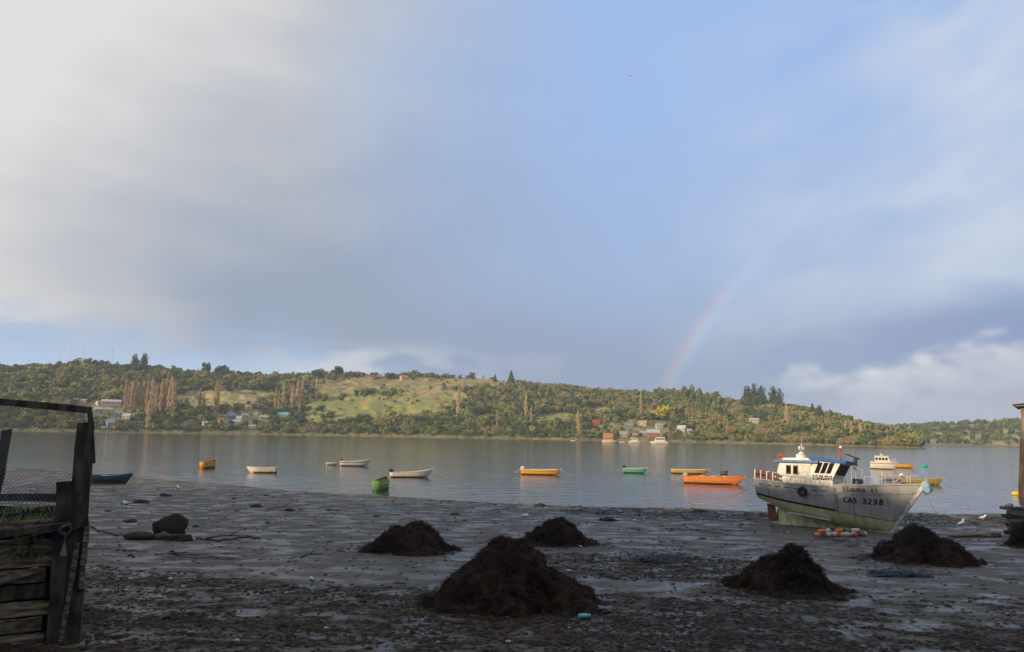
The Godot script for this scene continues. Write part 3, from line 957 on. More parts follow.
func blob(sd: int, nu: int, nv: int, amp: float, freq: float) -> ArrayMesh:
	# an uneven closed lump of radius about one
	var n := FastNoiseLite.new()
	n.seed = sd; n.frequency = freq; n.fractal_octaves = 3
	var st := nst(true)
	var pt := func(i: int, j: int) -> Vector3:
		var a := TAU * (i % nu) / nu
		var b := PI * j / nv
		var d := Vector3(cos(a) * sin(b), cos(b), sin(a) * sin(b))
		return d * (1.0 + amp * n.get_noise_3dv(d * 10.0))
	for j in nv:
		for i in nu:
			quad(st, pt.call(i, j), pt.call(i + 1, j), pt.call(i + 1, j + 1), pt.call(i, j + 1))
	st.generate_normals()
	return st.commit()

func make_litter() -> void:
	rng.seed = 31
	var wm := vmat("weed_litter", 0.7, 0.2)
	var kinds := [blob(300, 9, 5, 1.3, 0.2), tuft_mesh(301), tuft_mesh(302), tuft_mesh(303)]
	var xs := [[], [], [], []]
	var cs := [[], [], [], []]
	for i in 120000:
		var r := 11.0 * pow(5.0, rng.randf())
		var az := deg_to_rad(rng.randf_range(-38.0, 38.0))
		var x := sin(az) * r
		var z := -cos(az) * r
		var w := weed_at(x, z)
		if rng.randf() > w * w * 1.5 + 0.012: continue
		var y := mud_at(x, z, w)
		if y < 0.01: continue
		var s := rng.randf_range(0.03, 0.09) * (0.7 + r * 0.016) * (1.8 if rng.randf() < 0.06 else 1.0)
		var v := rng.randi() % 4
		if v == 0: s *= 0.5
		var b := Basis(Vector3.UP, rng.randf() * TAU)
		b = b.scaled_local(Vector3(s * rng.randf_range(1.0, 1.8), s * (rng.randf_range(0.2, 0.45)), s))
		xs[v].append(Transform3D(b, Vector3(x, y, z)))
		var k := rng.randf()
		var c := Color(0.026, 0.018, 0.012).lerp(Color(0.075, 0.048, 0.027), k * k)
		if rng.randf() < 0.02: c = Color(0.16, 0.14, 0.11)
		elif rng.randf() < 0.05: c = Color(0.06, 0.065, 0.022)
		cs[v].append(c)
	for v in 4:
		tag(scatter("seaweed_litter", kinds[v], wm, xs[v], cs[v]), "dark brown seaweed litter strewn over the wet mud", "seaweed", "seaweed litter on the beach", "stuff")
	# small stones on the clean silt
	var xp := []
	var cp := []
	for i in 2200:
		var r := 14.0 * pow(4.6, rng.randf())
		var az := deg_to_rad(rng.randf_range(-38.0, 38.0))
		var x := sin(az) * r
		var z := -cos(az) * r
		var y := mud_at(x, z)
		if y < -0.02: continue
		var s := rng.randf_range(0.015, 0.05) * (1.0 + (1.0 if rng.randf() < 0.05 else 0.0)) * (0.7 + r * 0.014)
		xp.append(Transform3D(Basis(Vector3.UP, rng.randf() * TAU).scaled(Vector3(s * 1.5, s * 0.7, s)), Vector3(x, y, z)))
		var g := rng.randf_range(0.03, 0.09)
		if rng.randf() < 0.03: g = 0.4
		cp.append(Color(g, g * 0.97, g * 0.9))
	tag(scatter("shore_pebbles", blob(310, 7, 5, 0.4, 0.12), wm, xp, cp), "small dark stones scattered over the silt", "pebbles", "", "stuff")

func tuft_mesh(sd: int) -> ArrayMesh:
	# a knot of limp curling weed strands
	var r := RandomNumberGenerator.new()
	r.seed = sd
	var st := nst(true)
	for i in 9:
		var a := r.randf() * TAU
		var d := Vector3(cos(a), 0, sin(a))
		var s := d.cross(Vector3.UP) * r.randf_range(0.05, 0.1)
		var p := Vector3(r.randf_range(-0.2, 0.2), 0, r.randf_range(-0.2, 0.2))
		var up := r.randf_range(0.1, 0.42)
		for k in 4:
			var q := p + d * r.randf_range(0.15, 0.3) + Vector3(r.randf_range(-0.1, 0.1), up, r.randf_range(-0.1, 0.1))
			up -= r.randf_range(0.15, 0.25)
			quad(st, p - s, p + s, q + s * 0.85, q - s * 0.85)
			p = q; s *= 0.85
	st.generate_normals()
	return st.commit()

# front foot in the picture, width, height, seed, redness, lobes (offset across, offset in depth, radius, height share), label
const HEAP_TAB := [[410, 555, 90, 25, 1, 0.1, [[-0.34, 0.0, 0.72, 0.82], [0.2, 0.0, 0.7, 1.0], [0.62, 0.1, 0.4, 0.3]], "low broad seaweed heap with a scrap of pale plastic at its foot"],
	[559, 547, 72, 24, 2, 0.1, [[0.02, 0.0, 0.8, 1.0], [-0.5, 0.0, 0.5, 0.55], [0.7, 0.2, 0.32, 0.22]], "rounded seaweed heap beside the spread of reddish weed"],
	[508, 617, 166, 60, 3, 1.0, [[0.03, 0.0, 0.66, 1.0], [-0.42, -0.1, 0.62, 0.52], [0.42, 0.0, 0.62, 0.55], [0.05, -0.5, 0.5, 0.4]], "largest conical seaweed heap, with reddish clumps and a turquoise bottle beside it"],
	[786, 598, 126, 40, 4, 0.15, [[0.2, 0.0, 0.6, 1.0], [-0.2, 0.0, 0.6, 0.72], [-0.62, 0.1, 0.4, 0.3], [0.68, 0.0, 0.34, 0.28]], "steep black seaweed heap standing apart on open mud below the fishing boat"],
	[920, 565, 106, 32, 5, 0.15, [[-0.05, 0.0, 0.64, 1.0], [0.4, 0.0, 0.58, 0.6], [-0.52, 0.0, 0.5, 0.42]], "black seaweed heap in front of the fishing boat's bow"],
	[1038, 549, 58, 26, 6, 0.1, [[0.0, 0.0, 0.85, 1.0], [-0.5, 0.0, 0.5, 0.7]], "seaweed heap against the stacked timber crib"]]
var heaps := []

func heap_places() -> void:
	for t in HEAP_TAB:
		var f := on_mud(t[0], t[1])
		var d := Vector2(f.x, f.z).length()
		var dir := Vector3(f.x, 0, f.z).normalized()
		var ca := -f.z / d
		var R: float = t[2] * 0.52 * d * ca * ca / FOCAL
		var depth := R * 0.72
		var c := f + dir * depth * 0.9
		c.y = mud_base(c.x, c.z)
		heaps.append([c, dir, R * (d + depth) / d, depth, t[3] * 1.03 * d * ca / FOCAL])

func mound(at: int) -> void:
	var tab: Array = HEAP_TAB[at]
	var c: Vector3 = heaps[at][0]
	var dir: Vector3 = heaps[at][1]
	var R: float = heaps[at][2]
	var depth: float = heaps[at][3]
	var H: float = heaps[at][4]
	var sd: int = tab[4]
	var red: float = tab[5]
	var t := thing("seaweed_heap", tab[7], "seaweed heap", c)
	var side := dir.cross(Vector3.UP).normalized()
	var nu := 200
	var nv := 74
	var P := PackedVector3Array()
	var C := PackedColorArray()
	P.resize(nu * nv); C.resize(nu * nv)
	for j in nv:
		for i in nu:
			var a := TAU * i / (nu - 1)
			var rho := 1.18 * pow(float(nv - 1 - j) / (nv - 1), 0.85)
			var wob := 1.0 + 0.3 * nA.get_noise_2d(cos(a) * 60.0 + sd * 37.0, sin(a) * 60.0)
			var lx := cos(a) * rho * R * wob
			var lz := sin(a) * rho * depth * wob
			# several slumped loads run together
			var h := 0.0
			for lobe in tab[6]:
				var q: float = Vector2(lx / R - lobe[0], lz / depth - lobe[1]).length() / (lobe[2] * wob)
				var e1: float = lobe[3] * pow(clampf(1.0 - pow(q, 1.8), 0.0, 1.0), 1.25)
				h = maxf(h, e1) + 0.18 * minf(h, e1)
			h = minf(h, 1.05)
			var w := c + side * lx + dir * lz
			var l := nB.get_noise_3d(w.x * 26.0, h * H * 26.0, w.z * 26.0 + sd)
			var l2 := nC.get_noise_3d(w.x * 62.0, h * H * 62.0, w.z * 62.0)
			var l3 := nA.get_noise_3d(w.x * 34.0, h * H * 34.0 + sd, w.z * 34.0)
			var e := clampf((1.2 - rho) * 4.0, 0.0, 1.0)
			var y := h * H * (1.0 + 0.12 * l3) + e * (l * 0.16 + l2 * 0.1 + 0.03) * clampf(H, 0.5, 1.4) - (1.0 - e) * 0.06
			var out := (side * lx / R + dir * lz / depth)
			w += out * (l * 0.15 + l2 * 0.09) * e
			P[j * nu + i] = Vector3(w.x - c.x, y + mud_base(w.x, w.z) - c.y, w.z - c.z)
			var k := clampf(0.5 + l * 1.5 + l2, 0.0, 1.0)
			var cc := Color(0.011, 0.008, 0.006).lerp(Color(0.038, 0.026, 0.018), k)
			var rd := ss(0.2, 0.4, nB.get_noise_3d(w.x * 12.0 + 31.0, y * 12.0 + 7.0, w.z * 12.0)) * red
			cc = cc.lerp(Color(0.085, 0.036, 0.03), rd * k * k)
			C[j * nu + i] = cc
	put(grid(P, nu, nv, C), "heap_body", vmat("seaweed", 0.85, 0.15), t)
	var xf := []
	var cl := []
	rng.seed = sd * 11 + 1
	for i in int(520 * clampf(R, 1.0, 2.4)):
		var q := (rng.randi() % (nv - 12) + 10) * nu + rng.randi() % (nu - 1)
		var p := P[q]
		var n := (P[q + 1] - P[q]).cross(P[q - nu] - P[q]).normalized()
		if n.y < 0: n = -n
		n = (n + Vector3.UP * 0.3).normalized()
		var bx := n.cross(Vector3(rng.randfn(), rng.randfn(), rng.randfn())).normalized()
		var s := rng.randf_range(0.05, 0.13)
		xf.append(Transform3D(Basis(bx, n, bx.cross(n)).scaled(Vector3.ONE * s), p))
		var g := rng.randf_range(0.5, 1.5)
		var cc := Color(0.026 * g, 0.018 * g, 0.013 * g)
		if rng.randf() < 0.2 * red: cc = Color(0.05, 0.024, 0.02)
		elif rng.randf() < 0.04: cc = Color(0.06, 0.055, 0.03)
		cl.append(cc)
	scatter("weed_strands", tuft_mesh(sd % 3 + 70), vmat("seaweed_strand", 0.6, 0.25), xf, cl, t)

func make_heaps() -> void:
	for i in HEAP_TAB.size(): mound(i)

# ---------------------------------------------------------------- the plank crib and netting fence on the left
func make_crib() -> void:
	rng.seed = 5
	var base := on_mud(72, 641)
	var u := Vector3(0.88, 0, -0.47).normalized()      # along the face, to the right
	var n := Vector3(0.47, 0, 0.88).normalized()       # out of the face
	var old := worn("old_timber", lin(0.085, 0.07, 0.053), 0.9, lin(0.014, 0.012, 0.01), 0.9, 0.02, 4, 0.2, 0.35, 0.65)
	var pale := worn("split_timber", lin(0.32, 0.26, 0.18), 0.9, lin(0.06, 0.048, 0.035), 0.5, 0.02, 9, 5.0, 0.35, 0.65)
	var pale2 := worn("grey_timber", lin(0.24, 0.205, 0.155), 0.9, lin(0.04, 0.034, 0.026), 0.5, 0.02, 19, 5.0, 0.35, 0.65)
	var moss := worn("mossy_timber", lin(0.1, 0.11, 0.03), 0.9, lin(0.045, 0.04, 0.025), 1.2, 0.012, 6)
	var t := thing("plank_crib", "weathered plank retaining crib holding grassy fill at the beach edge", "retaining wall", base)
	var yb := base.y
	var rise := [2.0, 1.71, 1.44, 1.17, 0.9, 0.62, 0.34, 0.08]
	for i in rise.size():
		var st := nst()
		var a: Vector3 = -u * (2.9 + rng.randf() * 0.2) + Vector3.UP * (rise[i] - 0.02 - rng.randf() * 0.05)
		var b: Vector3 = -u * (0.4 + rng.randf() * 0.12) + Vector3.UP * (rise[i] + rng.randf_range(-0.02, 0.03))
		var off := n * rng.randf_range(-0.03, 0.03)
		rough_bar(st, a + off, b + off, 0.07, 0.235, 9, 0.012)
		build(st, "plank", [pale, pale2, pale, pale2, old][i % 5], t)
	var st2 := nst()
	rough_bar(st2, -u * 1.2 + n * 0.06 + Vector3.UP * 1.12, -u * 0.62 + n * 0.07 + Vector3.UP * 1.3, 0.035, 0.1, 5, 0.01)
	build(st2, "broken_batten", pale, t)
	# right side boards running back, top board mossy
	for i in 6:
		var st := nst()
		var y := 0.3 + i * 0.34
		rough_bar(st, -u * 0.1 - n * 0.15 + Vector3.UP * y, -u * 0.1 - n * 3.6 + Vector3.UP * (y + 0.03), 0.06, 0.3, 6, 0.01)
		build(st, "side_board", moss if i == 5 else old, t)
	for q in [[0.28, 2.28, old], [0.02, 2.3, moss]]:
		var st := nst()
		rough_bar(st, -u * 3.2 - n * (3.6 - q[0]) + Vector3.UP * (q[1] + 0.02), -u * 0.15 - n * (3.6 - q[0]) + Vector3.UP * (q[1] - 0.1 + q[0] * 0.3), 0.12, 0.14, 6, 0.012)
		build(st, "back_beam", q[2], t)
	# earth fill and grass
	var P := PackedVector3Array()
	var gn := 30
	P.resize(gn * gn)
	for j in gn:
		for i in gn:
			var p := -u * (0.14 + 3.0 * i / (gn - 1)) - n * (0.05 + 3.5 * j / (gn - 1))
			P[j * gn + i] = p + Vector3.UP * (2.06 + 0.16 * nB.get_noise_2d(p.x * 30.0, p.z * 30.0) - 0.06 * i / gn)
	put(grid(P, gn, gn), "earth_fill", worn("fill_soil", lin(0.07, 0.07, 0.035), 0.95, lin(0.03, 0.026, 0.018), 1.5), t)
	var fs0 := nst()
	var ob := -u * 1.75 - n * 1.85 + Vector3.UP * 0.9
	box(fs0, ob, Vector3(2.9, 2.2, 3.4), Basis(u, Vector3.UP, u.cross(Vector3.UP)))
	build(fs0, "packed_earth", worn("packed_soil", lin(0.03, 0.025, 0.018), 0.95, lin(0.012, 0.01, 0.008), 1.5), t)
	var gs := SurfaceTool.new()
	gs.begin(Mesh.PRIMITIVE_TRIANGLES)
	for i in 6500:
		var f := rng.randf()
		var p := -u * (0.4 + 2.6 * rng.randf()) - n * (rng.randf_range(-0.05, 0.25) if f < 0.55 else rng.randf_range(0.2, 3.3))
		if nC.get_noise_2d(p.x * 30.0, p.z * 30.0) < -0.12: continue
		p.y = 2.03
		var hang := f < 0.18
		if hang: p = -u * (0.62 + 0.42 * rng.randf()) + n * 0.05 + Vector3.UP * rng.randf_range(1.5, 2.0)
		var hgt := rng.randf_range(0.07, 0.2)
		var lean := Vector3(rng.randfn() * 0.05, hgt, rng.randfn() * 0.05)
		if hang: lean = Vector3(rng.randfn() * 0.06, -hgt * rng.randf_range(-0.3, 1.0), rng.randfn() * 0.04) + n * 0.06
		var s := Vector3(rng.randfn(), 0, rng.randfn()).normalized() * 0.007
		var g := rng.randf_range(0.6, 1.3)
		gs.set_color(Color(0.2 * g, 0.29 * g, 0.06 * g) if rng.randf() < 0.8 else Color(0.3, 0.26, 0.1))
		gs.set_normal((Vector3.UP + n * 0.5).normalized())
		tri(gs, p - s, p + s, p + lean)
	var grass := put(gs.commit(), "grass", vmat("grass_blades", 0.7, 0.3), t)
	grass.set_meta("kind", "stuff")
	# posts
	var post := func(called: String, a: Vector3, b: Vector3, w: float, m: Material, par: Node) -> void:
		var st := nst()
		rough_bar(st, a, b, w, w * 0.9, 9, 0.014, n)
		build(st, called, m, par)
	post.call("post", Vector3.UP * -0.3 + n * 0.02, Vector3.UP * 3.86 - u * 0.12, 0.29, old, t)
	post.call("post", -u * 0.26 + n * 0.08 + Vector3.UP * -0.3, -u * 0.36 + n * 0.05 + Vector3.UP * 2.82, 0.24, old, t)
	post.call("batten", -u * 0.18 + n * 0.24 + Vector3.UP * -0.05, -u * 0.05 + n * 0.22 + Vector3.UP * 1.75, 0.07, pale2, t)
	post.call("batten", u * 0.07 + n * 0.19 + Vector3.UP * 0.9, u * 0.06 + n * 0.17 + Vector3.UP * 2.0, 0.08, pale2, t)
	# rails nailed across the posts
	var st3 := nst()
	rough_bar(st3, -u * 3.0 + n * 0.14 + Vector3.UP * 1.74, -u * 0.2 + n * 0.24 + Vector3.UP * 2.05, 0.06, 0.12, 9, 0.008)
	build(st3, "rail", old, t)
	st3 = nst()
	rough_bar(st3, -u * 0.4 + n * 0.25 + Vector3.UP * 1.93, u * 0.08 + n * 0.2 + Vector3.UP * 2.12, 0.06, 0.13, 4, 0.008)
	build(st3, "rail", old, t)
	# blue cord tied round the rails with a hanging weight
	var cord := thing("blue_cord", "frayed blue cord knotted round the crib rails with a pale weight", "cord", base + Vector3.UP * 2.0 - u * 0.27 + n * 0.3)
	var cs := nst(true)
	for i in 4:
		ring_tube(cs, Vector3(0, 0.02 * i - 0.03, 0), Basis(Vector3.UP, 0.5 + i * 0.4) * Basis(Vector3.RIGHT, 0.3 * i), 0.085, 0.014, 12, 5)
	tube(cs, [Vector3(0, -0.05, 0.02), Vector3(0.03, -0.14, 0.03), Vector3(0.02, -0.2, 0.02)], 0.012, 0.01, 5)
	tube(cs, sag(Vector3(-0.05, 0.0, 0), -u * 2.6 + Vector3.DOWN * 0.42, 0.05), 0.006, 0.006, 5)
	build(cs, "rope", mat("cord_blue", lin(0.06, 0.085, 0.11), 0.8), cord)
	cs = nst()
	var q0 := Vector3(0.02, -0.2, 0.02)
	for i in 4:
		var a0 := TAU * i / 4.0
		var a1 := TAU * (i + 1) / 4.0
		var p0 := q0 + Vector3(cos(a0) * 0.07, -0.26, sin(a0) * 0.05)
		var p1 := q0 + Vector3(cos(a1) * 0.07, -0.26, sin(a1) * 0.05)
		tri(cs, q0, p0, p1); tri(cs, p0, q0 + Vector3.DOWN * 0.3, p1)
	build(cs, "weight", mat("pale_lead", lin(0.16, 0.165, 0.16), 0.8), cord)
	# netting fence on top
	var fz := thing("netting_fence", "sagging wire netting fence in a dark timber frame above the crib", "fence", base)
	var top0 := -u * 3.2 - n * 0.05 + Vector3.UP * 4.34
	var top1 := -u * 0.04 - n * 0.05 + Vector3.UP * 4.1
	var fs := nst()
	rough_bar(fs, top0, top1, 0.1, 0.12, 9, 0.006)
	build(fs, "top_rail", old, fz)
	fs = nst()
	rough_bar(fs, u * 0.06 + n * 0.03 + Vector3.UP * 3.13, -u * 0.07 + n * 0.03 + Vector3.UP * 4.07, 0.085, 0.085, 5, 0.005, n)
	build(fs, "end_batten", old, fz)
	var l0 := on_plane(1, 520, 2.9) - base
	l0 = -u * 1.26 - n * 0.5
	post.call("leaning_post", l0 + Vector3.UP * 1.9 - u * 0.2, l0 + Vector3.UP * 3.72 - u * 0.12, 0.15, old, fz)
	var ws := nst()
	var wid := 3.3
	var hei := 2.1
	var step := 0.075
	var nn := int((wid + hei) / step)
	for i in nn:
		for dirn in [1.0, -1.0]:
			var x0 := -hei + i * step
			var a := Vector2(x0, 0)
			var b := Vector2(x0 + hei, hei)
			if a.x < 0: a = Vector2(0, -x0)
			if b.x > wid: b = Vector2(wid, wid - x0)
			if b.x <= a.x: continue
			var pts := []
			for k in 6:
				var p := a.lerp(b, k / 5.0)
				var px: float = p.x if dirn > 0 else wid - p.x
				var tp := top0.lerp(top1, clampf(0.03 + px / wid * 0.94, 0, 1))
				pts.append(tp + Vector3.DOWN * (0.05 + p.y) - n * (0.03 * sin(px * 3.0 + p.y * 2.0)))
			tube(ws, pts, 0.0032, 0.0032, 3, false)
	build(ws, "wire_netting", mat("netting_wire", lin(0.16, 0.16, 0.165), 0.5, 0.5, 0.5), fz)

# ---------------------------------------------------------------- small boats
func skiff(px: float, py: float, wpx: float, yaw: float, o: Dictionary) -> Node3D:
	# px, py: middle of the waterline in the picture; wpx its length there; yaw: 0 bow to the right, 180 to the left
	var at := on_plane(px, py, 0.02)
	var d := Vector2(at.x, at.z).length()
	var bearing := -rad_to_deg(atan2(at.x, -at.z))
	var ya := deg_to_rad(yaw)
	var ratio: float = o.get("beam", 0.3)
	var ca := -at.z / d
	var L := wpx * d * ca * ca / FOCAL / maxf(absf(cos(ya)) + absf(sin(ya)) * ratio, 0.2)
	if o.has("len"): L = o.len
	var B := L * ratio
	var D: float = o.get("side", 0.5)
	var t := thing(o.get("name", "rowing_boat"), o.label, o.get("cat", "boat"), at, o.get("group", ""))
	t.rotation_degrees = Vector3(o.get("heel", 0.0), bearing + yaw, o.get("trim", 0.0))
	t.position.y += o.get("lift", 0.0)
	var rows := []
	var inner := []
	var rail := [[], []]
	var band := [[], []]
	var ns := 14
	var up: float = o.get("sheer", 0.5)
	for i in ns + 1:
		var s := float(i) / ns
		var b := B * 0.5 * (lerpf(0.78, 1.0, sin(minf(s / 0.55, 1.0) * PI * 0.5)) if s < 0.55 else maxf(1.0 - pow((s - 0.55) / 0.45, 2.1), 0.015))
		var x := (s - 0.5) * L
		var ys := D * (1.0 + up * s * s * s + 0.08 * (1.0 - s))
		var yk := lerpf(-0.14, ys * 0.75, pow(ss(0.8, 1.02, s), 1.6))
		var r := []
		var r2 := []
		for sg in [-1.0, 1.0]:
			var pts := [Vector3(x, yk, 0), Vector3(x, lerpf(yk, ys, 0.06), sg * b * 0.45), Vector3(x, lerpf(yk, ys, 0.24), sg * b * 0.76), Vector3(x, lerpf(yk, ys, 0.6), sg * b * 0.93), Vector3(x, ys, sg * b)]
			if sg < 0: pts.reverse()
			r += pts if sg < 0 else pts.slice(1)
			rail[0 if sg < 0 else 1].append(Vector3(x, ys + 0.015, sg * b))
			band[0 if sg < 0 else 1].append(Vector3(x, lerpf(yk, ys, 0.82), sg * (b * 0.97 + 0.012)))
		for p in r: r2.append(Vector3(p.x * 0.985, lerpf(p.y, ys, 0.0) + (0.06 if p.y < ys - 0.01 else -0.01), p.z * 0.93))
		rows.append(r); inner.append(r2)
	var st := nst(true)
	loft(st, rows)
	for k in range(1, 8): tri(st, rows[0][0], rows[0][k], rows[0][k + 1])
	build(st, "hull", o.hull, t)
	st = nst(true)
	loft(st, inner)
	for k in range(1, 8): tri(st, inner[0][0], inner[0][k], inner[0][k + 1])
	build(st, "interior", o.get("inside", o.hull), t)
	st = nst(true)
	for k in 2: tube(st, rail[k], 0.03, 0.03, 5)
	bar(st, rail[0][0], rail[1][0], 0.05, 0.06)
	build(st, "gunwale", o.get("rail", o.hull), t)
	if o.has("band"):
		st = nst(true)
		for k in 2: tube(st, band[k], 0.04, 0.03, 5)
		build(st, "rubbing_strake", o.band, t)
	for k in o.get("seats", 3):
		var s: float = 0.18 + 0.26 * k
		var i := int(s * ns)
		st = nst()
		bar(st, rail[0][i] * Vector3(1, 0.82, 0.95), rail[1][i] * Vector3(1, 0.82, 0.95), 0.24, 0.04)
		build(st, "thwart", o.get("wood", o.get("inside", o.hull)), t)
	st = nst(true)
	for sg in [-1.0, 1.0]:
		var wl := []
		for i in 12:
			var s := i / 14.0
			var b := B * 0.5 * (lerpf(0.78, 1.0, sin(minf(s / 0.55, 1.0) * PI * 0.5)) if s < 0.55 else maxf(1.0 - pow((s - 0.55) / 0.45, 2.1), 0.015))
			wl.append(Vector3((s - 0.5) * L, 0.06, sg * b * 0.82))
		tube(st, wl, 0.06, 0.05, 5)
	build(st, "boot_top", mat("boot_top", lin(0.07, 0.06, 0.045), 0.8), t)
	if o.get("seats", 3) >= 3 and L > 2.5:
		for sg in [-1.0, 1.0]:
			st = nst(true)
			tube(st, [Vector3(-L * 0.22, D * 1.06, sg * B * 0.2), Vector3(L * 0.24, D * 1.12, sg * B * 0.12)], 0.03, 0.025, 5)
			box(st, Vector3(L * 0.27, D * 1.12, sg * B * 0.11), Vector3(0.5, 0.02, 0.12))
			build(st, "oar", mat("oar_wood", lin(0.3, 0.22, 0.12), 0.8), t)
		st = nst(true)
		tube(st, sag(Vector3(L * 0.5, D * (1.0 + up) * 0.9, 0), Vector3(L * 0.5 + 1.5, -0.05, 0.4), 0.08, 6), 0.014, 0.014, 4)
		build(st, "mooring_line", mat("rope_pale", lin(0.4, 0.38, 0.3), 0.9), t)
	st = nst(true)
	tube(st, [Vector3(L * 0.5, D * (1.0 + up) * 0.7, 0), Vector3(L * 0.5 + 0.04, D * (1.0 + up) + 0.1, 0)], 0.05, 0.04, 6)
	build(st, "stem_post", o.get("rail", o.hull), t)
	if o.get("motor", false):
		var m := Node3D.new()
		m.name = "outboard_motor"
		t.add_child(m)
		m.position = Vector3(-L * 0.5 - 0.1, D * 1.1, 0)
		m.rotation.z = o.get("tilt", -0.9)
		st = nst()
		var c := [Vector3(-0.2, 0.1, -0.14), Vector3(0.22, 0.1, -0.14), Vector3(0.22, 0.1, 0.14), Vector3(-0.2, 0.1, 0.14), Vector3(-0.15, 0.45, -0.1), Vector3(0.14, 0.5, -0.1), Vector3(0.14, 0.5, 0.1), Vector3(-0.15, 0.45, 0.1)]
		hexa(st, c)
		build(st, "cowl", o.get("cowl", mat("cowl_dark", lin(0.03, 0.03, 0.035), 0.4)), m)
		st = nst()
		box(st, Vector3(-0.02, -0.3, 0), Vector3(0.13, 0.8, 0.1))
		box(st, Vector3(-0.08, -0.68, 0), Vector3(0.34, 0.1, 0.1))
		build(st, "drive_leg", mat("motor_leg", lin(0.2, 0.2, 0.21), 0.5), m)
	if o.get("gear", false):
		for k in 3:
			var g := put(blob(400 + k, 9, 6, 0.7, 0.13), "gear_pile", o.get("gearmat", mat("gear_tan", lin(0.4, 0.33, 0.2), 0.9)), t)
			g.scale = Vector3(L * 0.09, D * 0.42, B * 0.26)
			g.position = Vector3(L * (-0.18 + 0.19 * k), D * 0.92, 0.0)
	return t

func paint(key: String, r: float, g: float, b: float) -> StandardMaterial3D:
	return worn("paint_" + key, lin(r, g, b), 0.45, lin(r * 0.4, g * 0.38, b * 0.38), 0.9, 0.03, key.length(), 1.0, 0.15, 0.6)

